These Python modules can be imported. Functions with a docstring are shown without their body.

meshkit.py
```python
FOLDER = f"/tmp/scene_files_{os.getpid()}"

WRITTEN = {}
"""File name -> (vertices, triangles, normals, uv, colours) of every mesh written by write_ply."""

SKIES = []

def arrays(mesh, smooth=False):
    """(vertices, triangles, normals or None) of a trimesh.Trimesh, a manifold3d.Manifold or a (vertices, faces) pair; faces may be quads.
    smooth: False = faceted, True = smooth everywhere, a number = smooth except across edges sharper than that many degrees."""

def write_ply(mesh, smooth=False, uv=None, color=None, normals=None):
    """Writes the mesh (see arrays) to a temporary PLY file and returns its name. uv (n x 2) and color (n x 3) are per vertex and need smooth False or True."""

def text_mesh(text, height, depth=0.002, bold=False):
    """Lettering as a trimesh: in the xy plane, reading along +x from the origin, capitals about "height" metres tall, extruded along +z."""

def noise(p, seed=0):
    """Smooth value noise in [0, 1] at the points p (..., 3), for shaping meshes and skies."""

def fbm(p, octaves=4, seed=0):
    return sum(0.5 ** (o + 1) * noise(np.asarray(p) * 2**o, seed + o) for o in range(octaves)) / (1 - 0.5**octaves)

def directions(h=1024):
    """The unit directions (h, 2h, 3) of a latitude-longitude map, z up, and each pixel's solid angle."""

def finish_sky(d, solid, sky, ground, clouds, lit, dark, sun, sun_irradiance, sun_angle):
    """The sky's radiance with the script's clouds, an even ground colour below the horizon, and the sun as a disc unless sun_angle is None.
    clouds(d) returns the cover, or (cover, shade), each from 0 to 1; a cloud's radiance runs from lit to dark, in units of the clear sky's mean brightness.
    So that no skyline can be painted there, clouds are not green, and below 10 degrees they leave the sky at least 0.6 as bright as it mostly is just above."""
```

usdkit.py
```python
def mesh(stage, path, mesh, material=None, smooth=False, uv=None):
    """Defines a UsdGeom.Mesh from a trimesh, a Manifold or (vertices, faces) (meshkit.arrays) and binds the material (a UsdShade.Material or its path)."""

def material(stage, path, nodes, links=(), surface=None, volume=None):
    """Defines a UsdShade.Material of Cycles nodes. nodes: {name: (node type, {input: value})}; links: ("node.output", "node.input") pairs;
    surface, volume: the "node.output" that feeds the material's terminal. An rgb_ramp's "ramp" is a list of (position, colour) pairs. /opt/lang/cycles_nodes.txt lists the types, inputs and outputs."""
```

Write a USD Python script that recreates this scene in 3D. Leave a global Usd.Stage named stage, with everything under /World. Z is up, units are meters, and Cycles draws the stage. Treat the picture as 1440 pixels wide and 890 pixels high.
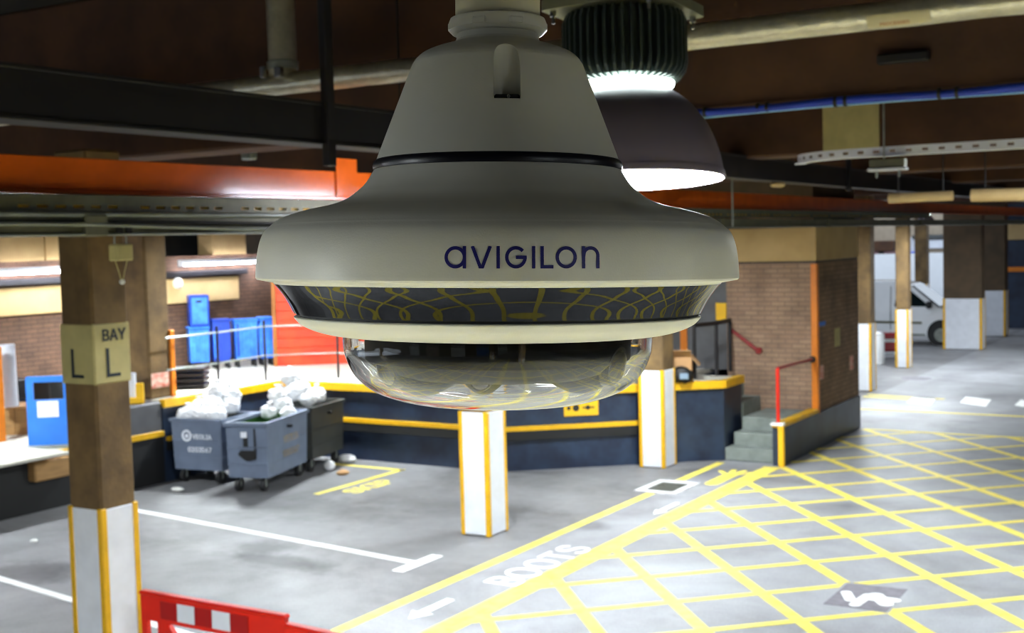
import math, random, zlib
import numpy as np, trimesh, usdkit, meshkit
import manifold3d as m3
from shapely.geometry import Polygon, LineString, Point, box as sbox
from shapely import affinity, union_all
from pxr import Usd, UsdGeom, UsdLux, UsdShade, Gf, Sdf, Vt

random.seed(7)
RNG = np.random.default_rng(7)
stage = Usd.Stage.CreateInMemory()
UsdGeom.SetStageUpAxis(stage, 'Z')
UsdGeom.SetStageMetersPerUnit(stage, 1.0)
UsdGeom.Xform.Define(stage, '/World')
UsdGeom.Scope.Define(stage, '/World/Looks')

# ------------------------------------------------------------------ camera, light, exposure
# world: x across the hall, y along the row of columns, z up; eye 3.4 m above the garage floor
FPX, PITCH, ROLL, EYE, HEADING = 1760.0, 0.0602, -0.0262, 3.4, math.radians(58.7)
EXPOSURE = 0.34
LAMP = 640.0            # radiance of the high-bay lamp lenses
TUBE = 45.0             # radiance of fluorescent tubes
SUN = 1.6
SKY = 0.4

def cam_axes():
    cp, sp, c, s = math.cos(PITCH), math.sin(PITCH), math.cos(ROLL), math.sin(ROLL)
    f, u, r = np.array([0, cp, -sp]), np.array([0, sp, cp]), np.array([1.0, 0, 0])
    m = np.array([c * r + s * u, -s * r + c * u, f])
    a = np.array([math.cos(HEADING), math.sin(HEADING), 0])
    b = np.array([math.sin(HEADING), -math.cos(HEADING), 0])
    return m @ np.array([b, a, [0, 0, 1.0]]).T

CAM = cam_axes()
EYEP = np.array([0, 0, EYE])
camera = UsdGeom.Camera.Define(stage, '/World/camera')
mx = np.eye(4)
mx[0, :3], mx[1, :3], mx[2, :3], mx[3, :3] = CAM[0], CAM[1], -CAM[2], EYEP
camera.AddTransformOp().Set(Gf.Matrix4d(mx.tolist()))
camera.CreateHorizontalApertureAttr(36.0)
camera.CreateVerticalApertureAttr(36.0 * 890 / 1440)
camera.CreateFocalLengthAttr(36.0 * FPX / 1440)
camera.CreateClippingRangeAttr(Gf.Vec2f(0.05, 500))
camera.CreateFStopAttr(24.0)
camera.CreateFocusDistanceAttr(0.72)
camera.CreateExposureAttr(EXPOSURE)

sun = UsdLux.DistantLight.Define(stage, '/World/sun')
sun.CreateIntensityAttr(SUN)
sun.CreateAngleAttr(0.53)
sun.CreateColorAttr(Gf.Vec3f(1.0, 0.95, 0.86))
sun.AddRotateXYZOp().Set(Gf.Vec3f(12, -40, 0))
sky = UsdLux.DomeLight.Define(stage, '/World/sky')
sky.CreateIntensityAttr(SKY)
sky.CreateColorAttr(Gf.Vec3f(0.75, 0.86, 1.0))

def ray(px, py):
    return np.array([(px - 720) / FPX, -(py - 445) / FPX, 1]) @ CAM
def at_z(px, py, z=0.0):
    r = ray(px, py); return EYEP + r * ((z - EYE) / r[2])
def at_x(px, py, x):
    r = ray(px, py); return EYEP + r * (x / r[0])
def at_y(px, py, y):
    r = ray(px, py); return EYEP + r * (y / r[1])

# ------------------------------------------------------------------ materials
def lin(c):
    if isinstance(c, str):
        c = [int(c[i:i + 2], 16) / 255 for i in (0, 2, 4)]
        c = [x / 12.92 if x <= 0.04045 else ((x + 0.055) / 1.055) ** 2.4 for x in c]
    return np.array(c, float)

def mat(name, col, rough=0.6, var=0.12, scale=4.0, metal=0.0, bump=0.0, bscale=60.0, col2=None, spec=0.5, lo=0.35, hi=0.65, coat=0.0, stretch=(1, 1, 1)):
    c = lin(col)
    a, b = (c * (1 - var), np.minimum(c * (1 + var), 1)) if col2 is None else (c, lin(col2))
    n = {'g': ('geometry', {}), 'm': ('mapping', {'scale': stretch}),
         'n': ('noise_texture', {'scale': scale, 'detail': 5.0, 'roughness': 0.6}),
         'r': ('rgb_ramp', {'ramp': [(0.0, a), (lo, a), (hi, b), (1.0, b)]}),
         'p': ('principled_bsdf', {'roughness': rough, 'metallic': metal, 'specular_ior_level': spec, 'coat_weight': coat})}
    l = [('g.position', 'm.vector'), ('m.vector', 'n.vector'), ('n.fac', 'r.fac'), ('r.color', 'p.base_color')]
    if bump:
        n['n2'] = ('noise_texture', {'scale': bscale, 'detail': 3.0})
        n['b'] = ('bump', {'strength': bump, 'distance': 0.01})
        l += [('g.position', 'n2.vector'), ('n2.fac', 'b.height'), ('b.normal', 'p.normal')]
    return usdkit.material(stage, '/World/Looks/' + name, n, l, surface='p.BSDF')

def emit(name, col, strength):
    return usdkit.material(stage, '/World/Looks/' + name, {'e': ('emission', {'color': lin(col), 'strength': strength})}, [], surface='e.emission')

def brick_mat(name, c1, c2, mortar, scale_w=0.225, scale_h=0.075, along='x'):
    n = {'g': ('geometry', {}), 's': ('separate_xyz', {}), 'c': ('combine_xyz', {}),
         'b': ('brick_texture', {'color1': lin(c1), 'color2': lin(c2), 'mortar': lin(mortar), 'scale': 1.0, 'mortar_size': 0.009, 'brick_width': scale_w, 'row_height': scale_h, 'mortar_smooth': 0.2}),
         'bu': ('bump', {'strength': 0.5, 'distance': 0.008, 'invert': True}),
         'n': ('noise_texture', {'scale': 2.5, 'detail': 4.0}), 'r': ('rgb_ramp', {'ramp': [(0.3, (0.7, 0.7, 0.7)), (0.7, (1.15, 1.15, 1.15))]}),
         'mx': ('mix_color', {'blend_type': 'multiply', 'fac': 1.0}),
         'p': ('principled_bsdf', {'roughness': 0.8})}
    l = [('g.position', 's.vector'), ('s.' + along, 'c.x'), ('s.z', 'c.y'), ('c.vector', 'b.vector'), ('g.position', 'n.vector'), ('n.fac', 'r.fac'),
         ('b.color', 'mx.a'), ('r.color', 'mx.b'), ('mx.result', 'p.base_color'), ('b.fac', 'bu.height'), ('bu.normal', 'p.normal')]
    return usdkit.material(stage, '/World/Looks/' + name, n, l, surface='p.BSDF')

M = {}
# garage floor: worn, sealed asphalt with soft stains and scuffs
def floor_material():
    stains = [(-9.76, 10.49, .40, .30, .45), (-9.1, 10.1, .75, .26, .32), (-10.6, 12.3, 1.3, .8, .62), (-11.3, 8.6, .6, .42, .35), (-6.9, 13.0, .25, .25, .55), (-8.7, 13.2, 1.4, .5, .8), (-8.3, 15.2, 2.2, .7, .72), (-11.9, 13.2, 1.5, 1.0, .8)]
    n = {'g': ('geometry', {}),
         'n1': ('noise_texture', {'scale': 0.55, 'detail': 5.0, 'roughness': 0.62, 'distortion': 0.6}),
         'r1': ('rgb_ramp', {'ramp': [(0.28, (0.16, 0.16, 0.17)), (0.44, (0.255, 0.255, 0.27)), (0.60, (0.315, 0.32, 0.34)), (0.78, (0.38, 0.385, 0.405))]}),
         'n2': ('noise_texture', {'scale': 45.0, 'detail': 4.0}), 'r2': ('rgb_ramp', {'ramp': [(0.3, (0.88, 0.88, 0.88)), (0.7, (1.1, 1.1, 1.1))]}),
         'n3': ('noise_texture', {'scale': 1.7, 'detail': 6.0, 'roughness': 0.7}), 'r3': ('rgb_ramp', {'ramp': [(0.26, (0.62, 0.61, 0.60)), (0.36, (1, 1, 1)), (1, (1, 1, 1))]}),
         'm1': ('mix_color', {'blend_type': 'multiply', 'fac': 1.0}), 'm2': ('mix_color', {'blend_type': 'multiply', 'fac': 1.0}),
         'rr': ('rgb_ramp', {'ramp': [(0.3, (0.42, 0.42, 0.42)), (0.7, (0.66, 0.66, 0.66))]}),
         'b': ('bump', {'strength': 0.25, 'distance': 0.004}), 'p': ('principled_bsdf', {'specular_ior_level': 0.5}),
         'nd': ('noise_texture', {'scale': 3.0, 'detail': 5.0, 'roughness': 0.65})}
    l = [('g.position', 'n1.vector'), ('g.position', 'n2.vector'), ('g.position', 'n3.vector'), ('g.position', 'nd.vector'), ('n1.fac', 'r1.fac'), ('n2.fac', 'r2.fac'), ('n3.fac', 'r3.fac'),
         ('r1.color', 'm1.a'), ('r2.color', 'm1.b'), ('m1.result', 'm2.a'), ('r3.color', 'm2.b'),
         ('n3.fac', 'rr.fac'), ('rr.color', 'p.roughness'), ('n2.fac', 'b.height'), ('b.normal', 'p.normal')]
    last = 'm2.result'
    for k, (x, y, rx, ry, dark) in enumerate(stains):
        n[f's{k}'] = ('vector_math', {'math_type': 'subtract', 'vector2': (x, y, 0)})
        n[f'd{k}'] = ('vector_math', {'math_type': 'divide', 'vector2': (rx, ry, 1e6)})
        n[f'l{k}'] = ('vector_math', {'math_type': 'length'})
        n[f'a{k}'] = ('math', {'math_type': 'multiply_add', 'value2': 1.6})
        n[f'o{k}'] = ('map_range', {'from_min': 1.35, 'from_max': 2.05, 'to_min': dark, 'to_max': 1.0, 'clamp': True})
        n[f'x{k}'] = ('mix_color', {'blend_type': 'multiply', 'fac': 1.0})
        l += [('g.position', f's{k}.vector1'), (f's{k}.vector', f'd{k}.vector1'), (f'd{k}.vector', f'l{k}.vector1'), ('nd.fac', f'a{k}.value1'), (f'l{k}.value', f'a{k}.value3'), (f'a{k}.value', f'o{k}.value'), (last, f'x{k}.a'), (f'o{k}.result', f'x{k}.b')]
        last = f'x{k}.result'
    # older, dirtier asphalt in the parking bays left of the lane
    n['sx'] = ('separate_xyz', {}); n['old'] = ('map_range', {'from_min': -7.06, 'from_max': -7.02, 'clamp': True})
    n['oc'] = ('rgb_ramp', {'ramp': [(0.0, (0.66, 0.645, 0.63)), (1.0, (1, 1, 1))]}); n['om'] = ('mix_color', {'blend_type': 'multiply', 'fac': 1.0})
    l += [('g.position', 'sx.vector'), ('sx.x', 'old.value'), ('old.result', 'oc.fac'), (last, 'om.a'), ('oc.color', 'om.b'), ('om.result', 'p.base_color')]
    return usdkit.material(stage, '/World/Looks/floor_asphalt', n, l, surface='p.BSDF')
M['floor'] = floor_material()
M['conc'] = mat('bare_concrete', '554229', 0.85, 0.3, 2.2, col2='7d633d', bump=0.3, bscale=30)
M['concr'] = mat('reddish_concrete', '3a2418', 0.85, 0.3, 1.3, col2='553620', bump=0.3, bscale=25)
M['concd'] = mat('dark_concrete', '4a3d2c', 0.85, 0.25, 2.0, col2='5d4a35', bump=0.3, bscale=30)
M['slab'] = mat('sooty_slab', '17130f', 0.9, 0.3, 1.2)
M['tan'] = mat('tan_render', 'b79a68', 0.85, 0.12, 1.5, col2='c8ab78')
M['cream'] = mat('cream_paint', 'b8ac74', 0.7, 0.1, 5)
M['white'] = mat('white_masonry_paint', 'dfe2ea', 0.55, 0.05, 5)
M['yellow'] = mat('yellow_safety_paint', 'e0ab10', 0.45, 0.08, 8)
M['ylane'] = mat('yellow_road_paint', 'e6cf4c', 0.55, 0.14, 7, col2='efdd6a')
M['wlane'] = mat('white_road_paint', 'f2f2f0', 0.55, 0.12, 9)
M['wfade'] = mat('worn_white_paint', 'b9b9bb', 0.6, 0.1, 12, col2='e2e2e2')
M['navy'] = mat('navy_masonry_paint', '151e33', 0.42, 0.2, 2.5, col2='27364c', bump=0.25, bscale=14)
M['black'] = mat('black_rubber', '141414', 0.6, 0.2)
M['blacksteel'] = mat('black_steel', '1a181c', 0.5, 0.2, metal=0.2)
M['orange'] = mat('orange_steel_paint', 'e0641a', 0.2, 0.1, 3, spec=0.8)
M['brownor'] = mat('rust_orange_strip', '9a5a18', 0.5, 0.2)
M['orangep'] = mat('orange_post_paint', 'd97a12', 0.45, 0.08)
M['galv'] = mat('galvanised_steel', '8f958f', 0.42, 0.14, 6, metal=0.55)
M['galvd'] = mat('dull_galvanised_steel', '6d6c58', 0.5, 0.16, 5, metal=0.35)
M['foil'] = mat('foil_lagging', 'c9c3ac', 0.34, 0.12, 14, metal=0.75, bump=0.8, bscale=18)
M['housing'] = mat('off_white_housing', 'd9d7ca', 0.42, 0.015, 30, bump=0.04, bscale=900)
M['housingpipe'] = mat('cream_mounting_pipe', 'd5cfb0', 0.5, 0.03, 20)
M['logo'] = mat('dark_blue_print', '17156a', 0.5, 0.02)
M['gloss'] = mat('black_glossy_window', '030305', 0.015, 0.0, spec=0.24)
M['inner'] = mat('black_inner_plastic', '060608', 0.5, 0.05, spec=0.25)
M['lensg'] = mat('camera_lens_glass', '05060c', 0.01, 0.0, spec=1.0, coat=1.0)
M['lensring'] = mat('lens_ring', '1c1c20', 0.3, 0.05)
M['shade'] = mat('grey_lamp_shade', '857a8c', 0.42, 0.05, metal=0.2)
M['shadein'] = mat('white_reflector_inside', 'e8e8e6', 0.3, 0.02)
M['heat'] = mat('cast_heat_sink', '3b4442', 0.4, 0.08, 20, metal=0.45)
M['cast'] = mat('cast_bracket', '70705c', 0.5, 0.1, 20, metal=0.4)
M['bolt'] = mat('bright_bolt', 'd8d8d8', 0.2, 0.02, metal=1.0)
M['lamp'] = emit('lamp_lens', 'f2fbff', LAMP)
M['gap'] = emit('lamp_gap_glow', 'eafff4', 14.0)
M['tube'] = emit('fluorescent_tube', 'eef0ff', TUBE)
M['bluec'] = mat('blue_cable', '1f3bb0', 0.4, 0.05)
M['bluep'] = mat('blue_plastic', '1e5fd0', 0.4, 0.12, 5, col2='3d86ea')
M['blued'] = mat('deep_blue_plastic', '123a9e', 0.4, 0.12, 5)
M['bluecart'] = mat('blue_painted_steel', '2f78d8', 0.4, 0.06)
M['red'] = mat('red_roller_door', 'd23212', 0.5, 0.1, 3, col2='e04418')
M['redp'] = mat('red_handrail', '8c1a1c', 0.4, 0.1)
M['redb'] = mat('red_barrier_plastic', 'd8220e', 0.42, 0.06)
M['refl'] = mat('white_reflective_strip', 'd6dbe6', 0.4, 0.05)
M['redrefl'] = mat('red_reflective_strip', 'a01210', 0.4, 0.05)
M['bin'] = mat('grey_bin_plastic', '6b778c', 0.5, 0.1, 4)
M['bind'] = mat('dark_grey_bin_plastic', '3a3c3a', 0.5, 0.12, 4)
M['bingr'] = mat('green_bin_plastic', '2a5a22', 0.5, 0.2, 4)
M['wheel'] = mat('castor_rubber', '1b1b1d', 0.6, 0.1)
M['bag'] = mat('white_bag_film', 'f8f9fc', 0.32, 0.03, 9)
M['print'] = mat('white_print', 'e6eaf2', 0.5, 0.03)
M['darkprint'] = mat('faded_print', '8d857c', 0.6, 0.1)
M['blackprint'] = mat('black_stencil_paint', '15202a', 0.7, 0.1)
M['brickL'] = brick_mat('brick_brown', '947660', 'a2856c', '80685a', along='x')
M['brickR'] = brick_mat('brick_brown_side', '86694f', '93765c', '745c46', along='y')
M['brickW'] = brick_mat('brick_dark', '5a4030', '6a4c38', '463326', along='y')
M['grey'] = mat('grey_render', '57575a', 0.5, 0.15, 3)
M['step'] = mat('concrete_step', '7e8580', 0.8, 0.15, 5)
M['pale'] = mat('pale_screed', 'c9c5b8', 0.6, 0.08, 3)
M['ply'] = mat('plywood_tan', 'a07a4a', 0.7, 0.15, 3, stretch=(1, 1, 6))
M['carton'] = mat('brown_carton', 'b98f62', 0.8, 0.06)
M['paper'] = mat('white_paper', 'eeeeea', 0.7, 0.03)
M['vanw'] = mat('white_car_paint', 'e8eaec', 0.25, 0.02, coat=0.6)
M['vang'] = mat('grey_white_car_paint', 'b9bbba', 0.3, 0.03, coat=0.5)
M['carr'] = mat('red_car_paint', 'a01020', 0.25, 0.05, coat=0.6)
M['glass'] = mat('dark_car_glass', '0d1a1c', 0.05, 0.1, spec=0.8)
M['chrome'] = mat('chrome', 'd8d8da', 0.15, 0.02, metal=1.0)
M['pink'] = mat('pink_render', 'd8a9b0', 0.8, 0.05)
M['beige'] = mat('beige_render', 'a99a86', 0.8, 0.08)
M['bluesign'] = mat('blue_sign', '2b58d8', 0.5, 0.05)
M['lightblue'] = mat('light_blue_sign', '8fc4ee', 0.5, 0.05)
M['dullblue'] = mat('dull_blue_label', '76899c', 0.6, 0.1)
M['signy'] = mat('yellow_sign', 'e8b416', 0.5, 0.05)
M['tarmac'] = mat('outdoor_tarmac', '9a9a9c', 0.85, 0.1, 1.0)
M['drain'] = mat('drain_grate', '5d5f57', 0.5, 0.2, metal=0.4)
M['manhole'] = mat('manhole_infill', '77737a', 0.8, 0.15, 9)
M['sticker'] = mat('pale_label', 'cbbf94', 0.6, 0.05)
M['redprint'] = mat('red_print', 'a8663a', 0.6, 0.05)
M['redwhite'] = mat('red_white_notice', 'd06a58', 0.6, 0.1, 14, col2='e8c8b8')
# clear dome: bare reflection over plain transparency
M['dome'] = usdkit.material(stage, '/World/Looks/clear_dome', {'g': ('glass_bsdf', {'color': (0.97, 0.97, 0.955), 'IOR': 1.49, 'roughness': 0.0})}, [], surface='g.BSDF')

# ------------------------------------------------------------------ geometry helpers
def T(m, x=0, y=0, z=0):
    m = m.copy(); m.apply_translation((x, y, z)); return m
def rot(m, deg, axis=(0, 0, 1), point=(0, 0, 0)):
    m = m.copy(); m.apply_transform(trimesh.transformations.rotation_matrix(math.radians(deg), axis, point)); return m
def cat(*ms):
    return trimesh.util.concatenate([m for m in ms if m is not None])
def cbox(x0, x1, y0, y1, z0, z1, b=0.0):
    "box with chamfered edges"
    if b <= 0:
        m = trimesh.creation.box((x1 - x0, y1 - y0, z1 - z0)); m.apply_translation(((x0 + x1) / 2, (y0 + y1) / 2, (z0 + z1) / 2)); return m
    pts = []
    for ix in (0, 1):
        for iy in (0, 1):
            for iz in (0, 1):
                p = [(x0, x1)[ix], (y0, y1)[iy], (z0, z1)[iz]]
                s = [(1, -1)[ix], (1, -1)[iy], (1, -1)[iz]]
                for k in range(3):
                    q = [p[j] + (0 if j == k else s[j] * b) for j in range(3)]
                    pts.append(q)
    return trimesh.convex.convex_hull(np.array(pts))
def cyl(p0, p1, r, n=16, r1=None):
    p0, p1 = np.array(p0, float), np.array(p1, float)
    r1 = r if r1 is None else r1
    d = p1 - p0; L = np.linalg.norm(d); d /= L
    a = np.cross(d, [0, 0, 1.0] if abs(d[2]) < 0.9 else [1.0, 0, 0]); a /= np.linalg.norm(a); b = np.cross(d, a)
    t = np.arange(n) * 2 * np.pi / n
    ring = np.cos(t)[:, None] * a + np.sin(t)[:, None] * b
    v = np.vstack([p0 + r * ring, p1 + r1 * ring, [p0], [p1]])
    f = []
    for i in range(n):
        j = (i + 1) % n
        f += [[i, j, n + j], [i, n + j, n + i], [2 * n, j, i], [2 * n + 1, n + i, n + j]]
    return fix(trimesh.Trimesh(v, f, process=False))
def fix(m):
    if m.volume < 0: m.invert()
    return m
def tube(path, r, n=10, closed_caps=True):
    p = np.array(path, float)
    t = np.gradient(p, axis=0); t /= np.linalg.norm(t, axis=1, keepdims=True)
    ref = np.array([0, 0, 1.0]) if np.abs(t[:, 2]).mean() < 0.8 else np.array([1.0, 0, 0])
    a = np.cross(t, ref); a /= np.linalg.norm(a, axis=1, keepdims=True) + 1e-12
    b = np.cross(t, a)
    r = np.broadcast_to(r, (len(p),))
    th = np.arange(n) * 2 * np.pi / n
    v = (p[:, None] + r[:, None, None] * (np.cos(th)[None, :, None] * a[:, None] + np.sin(th)[None, :, None] * b[:, None])).reshape(-1, 3)
    f = []
    for i in range(len(p) - 1):
        for j in range(n):
            k = (j + 1) % n
            f += [[i * n + j, i * n + k, (i + 1) * n + k], [i * n + j, (i + 1) * n + k, (i + 1) * n + j]]
    c0, c1 = len(v), len(v) + 1
    v = np.vstack([v, p[:1], p[-1:]])
    e = (len(p) - 1) * n
    for j in range(n):
        k = (j + 1) % n
        f += [[c0, k, j], [c1, e + j, e + k]]
    return fix(trimesh.Trimesh(v, f, process=False))
def lathe(profile, n=64, close=False):
    "revolve (r, z) points about z"
    pr = np.array(profile, float)
    th = np.arange(n) * 2 * np.pi / n
    v = np.stack([pr[:, None, 0] * np.cos(th), pr[:, None, 0] * np.sin(th), np.repeat(pr[:, 1:2], n, 1)], -1).reshape(-1, 3)
    f = []
    K = len(pr)
    for i in range(K if close else K - 1):
        i2 = (i + 1) % K
        for j in range(n):
            k = (j + 1) % n
            f += [[i * n + j, i * n + k, i2 * n + k], [i * n + j, i2 * n + k, i2 * n + j]]
    m = trimesh.Trimesh(v, f, process=False)
    m.update_faces(m.area_faces > 1e-14)
    return m
def spline(pts, n=6):
    "Catmull-Rom through 2-D points"
    p = np.array(pts, float); q = np.vstack([2 * p[0] - p[1], p, 2 * p[-1] - p[-2]])
    out = []
    for i in range(1, len(q) - 2):
        for t in np.linspace(0, 1, n, endpoint=False):
            a, b, c, d = q[i - 1:i + 3]
            out.append(0.5 * (2 * b + (c - a) * t + (2 * a - 5 * b + 4 * c - d) * t * t + (3 * b - a - 3 * c + d) * t ** 3))
    return np.array(out + [p[-1]])
def prism(poly, h):
    "extrude a shapely shape in xy along z by h"
    gs = getattr(poly, 'geoms', [poly])
    return cat(*[trimesh.creation.extrude_polygon(g, h, engine='earcut') for g in gs if g.area > 1e-9])
def upright(m, axis='y'):
    "turn an xy extrusion so that its y becomes z; 'y': thickness along -y (faces -y); 'x': thickness along +x (faces +x)"
    m = rot(m, 90, (1, 0, 0))                 # x->x, y->z, z->-y
    return m if axis == 'y' else rot(m, 90)   # x->y, -y->+x
def word(text, h, depth=0.003, bold=True):
    m = meshkit.text_mesh(text, h, depth, bold); m.apply_translation((-m.bounds.mean(0)[0], -m.bounds.mean(0)[1], -m.bounds[0][2])); return m
def blob(r, seed, sx=1, sy=1, sz=1, sub=3, amp=0.28, freq=1.4):
    m = trimesh.creation.icosphere(sub, 1.0)
    v = m.vertices
    d = 1 + amp * (meshkit.fbm(v * freq + 10, 3, seed) - 0.5) * 2 + 0.10 * (np.abs(meshkit.noise(v * 3.1 + 20, seed + 3) - 0.5) * 2 - 0.5)
    m.vertices = v * d[:, None] * r * np.array([sx, sy, sz]); return m

# ------------------------------------------------------------------ stage helpers
USED = {}
def path_of(parent, name):
    base = '/World' if parent is None else str(parent.GetPath())
    k = (base, name); n = USED.get(k, 0); USED[k] = n + 1
    return base + '/' + (name if n == 0 else f'{name}_{n:03d}')
def thing(name, label, category, loc=(0, 0, 0), rz=0.0, group=None, kind=None):
    x = UsdGeom.Xform.Define(stage, path_of(None, name))
    x.AddTranslateOp().Set(Gf.Vec3d(*map(float, loc)))
    if rz: x.AddRotateZOp().Set(float(rz))
    p = x.GetPrim()
    for k, v in (('label', label), ('category', category), ('group', group), ('kind', kind)):
        if v: p.SetCustomDataByKey(k, v)
    return p
def part(parent, name, mesh, m, smooth=False, label=None, kind=None):
    p = usdkit.mesh(stage, path_of(parent, name), mesh, M[m] if isinstance(m, str) else m, smooth=smooth).GetPrim()
    if label: p.SetCustomDataByKey('label', label)
    if kind: p.SetCustomDataByKey('kind', kind)
    return p
def solo(name, mesh, m, label, category, smooth=False, group=None, kind=None):
    p = part(None, name, mesh, m, smooth, label, kind)
    p.SetCustomDataByKey('category', category)
    if group: p.SetCustomDataByKey('group', group)
    return p
def setting(name, mesh, m, label=None, category=None, smooth=False):
    p = part(None, name, mesh, m, smooth, label, 'structure')
    if category: p.SetCustomDataByKey('category', category)
    return p
def copy_of(src, loc, rz=0.0, label=None, sc=None, group=None):
    was = src.GetCustomData()
    x = UsdGeom.Xform.Define(stage, path_of(None, src.GetName().rstrip('0123456789').rstrip('_')))
    p = x.GetPrim()
    p.GetReferences().AddInternalReference(src.GetPath())
    x.ClearXformOpOrder()
    x.AddTranslateOp(opSuffix='copy').Set(Gf.Vec3d(*map(float, loc)))
    x.AddRotateZOp(opSuffix='copy').Set(float(rz))
    if sc: x.AddScaleOp(opSuffix='copy').Set(Gf.Vec3f(*map(float, sc)))
    p.SetInstanceable(True)
    p.SetCustomDataByKey('label', label or was['label'])
    if group: p.SetCustomDataByKey('group', group)
    return p

# ================================================================== SETTING
CEIL = 5.5
setting('floor', cbox(-14.1, 16, -14, 46, -0.2, 0), 'floor', 'grey worn asphalt floor of the parking garage', 'floor')
setting('ground', cbox(-60, 60, 27.5, 120, -0.5, -0.012), 'tarmac', 'pale sunlit yard surface beyond the garage', 'ground')
setting('ceiling', cat(cbox(-22, 16, -14, 27.8, CEIL, CEIL + 0.3), cbox(-9.3, 16, 27.8, 46, CEIL, CEIL + 0.3)), 'slab', 'sooty dark garage ceiling slab', 'ceiling')
setting('wall_right', cbox(16, 16.3, -14, 46, 0, CEIL), 'concd')
setting('wall_back', cbox(-22, 16, -14.3, -14, 0, CEIL), 'concd')
setting('wall_left', cbox(-22.3, -22, -14, 27.8, 0, CEIL), 'concd')
# far wall at the right-hand end, dark blue with a tan head
fw = setting('wall_far', cbox(-7.75, 16, 45.0, 45.4, 0, CEIL), 'navy', 'dark blue end wall beyond the last columns', 'wall')
setting('trim_1', cbox(-7.75, 16, 44.94, 45.0, 1.92, 2.08, 0.01), 'orangep', 'orange rail along the dark blue end wall')
setting('trim_2', cbox(-7.75, 16, 44.9, 45.0, 3.0, 3.55, 0.01), 'tan', 'tan head beam above the dark blue end wall')
# concrete cross beams over every column line
BZ = at_y(1210, 137, 7.2)[2]
for i, yb in enumerate((7.2, 12.0, 16.7, 21.4, 26.2, 31.0, 36.4, 41.2)):
    x0 = -21.9 if yb < 27 else -9.3
    setting('ceiling_beam', cbox(x0, 15.9, yb, yb + 0.45, BZ, CEIL, 0.02), 'concr', 'brown concrete cross beam with the blue cable under it' if i == 0 else 'brown concrete cross beam deeper in the garage, beam row %s' % ('two three four five six seven eight'.split()[i - 1]), 'beam')
solo('painted_patch', cbox(-3.72, -3.18, 11.985, 12.0, BZ + 0.02, BZ + 0.62), 'cream', 'pale painted patch on the second cross beam behind the blue cable', 'paint')

# ---------------- loading dock
DX, DY = -13.88, 15.55
front = Polygon([(DX, 12.9), (DX, DY + 0.25), (DX + 0.3, DY), (-9.7, DY), (-7.08, 17.75), (-7.08, 18.5), (-7.9, 18.5), (-7.9, 21.6), (-21.8, 21.6), (-21.8, 12.9)])
dk = thing('loading_dock', 'raised loading dock with navy front wall and yellow edge', 'dock', kind='structure')
part(dk, 'dock_wall', prism(front, 1.14), 'navy')
part(dk, 'dock_deck', T(prism(front.buffer(-0.05), 0.06), 0, 0, 1.14), 'pale')
lowp = sbox(-21.8, 2.0, DX, 12.9)
part(dk, 'lower_dock_wall', prism(lowp, 0.69), 'black')
part(dk, 'lower_dock_deck', T(prism(sbox(-21.8, 2.0, DX - 0.02, 12.9), 0.06), 0, 0, 0.69), 'pale')
edge = LineString([(DX, 12.9), (DX, DY + 0.25), (DX + 0.3, DY), (-9.7, DY), (-7.08, 17.75), (-7.08, 18.5)])
def side_strip(line, out, inn, z0, z1):
    r = union_all([line.buffer(out, cap_style=2, join_style=2)]) if inn is None else line.buffer(out, cap_style=2, join_style=2)
    return T(prism(r, z1 - z0), 0, 0, z0)
part(dk, 'yellow_edge', side_strip(edge, 0.055, None, 1.10, 1.215), 'yellow')
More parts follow.
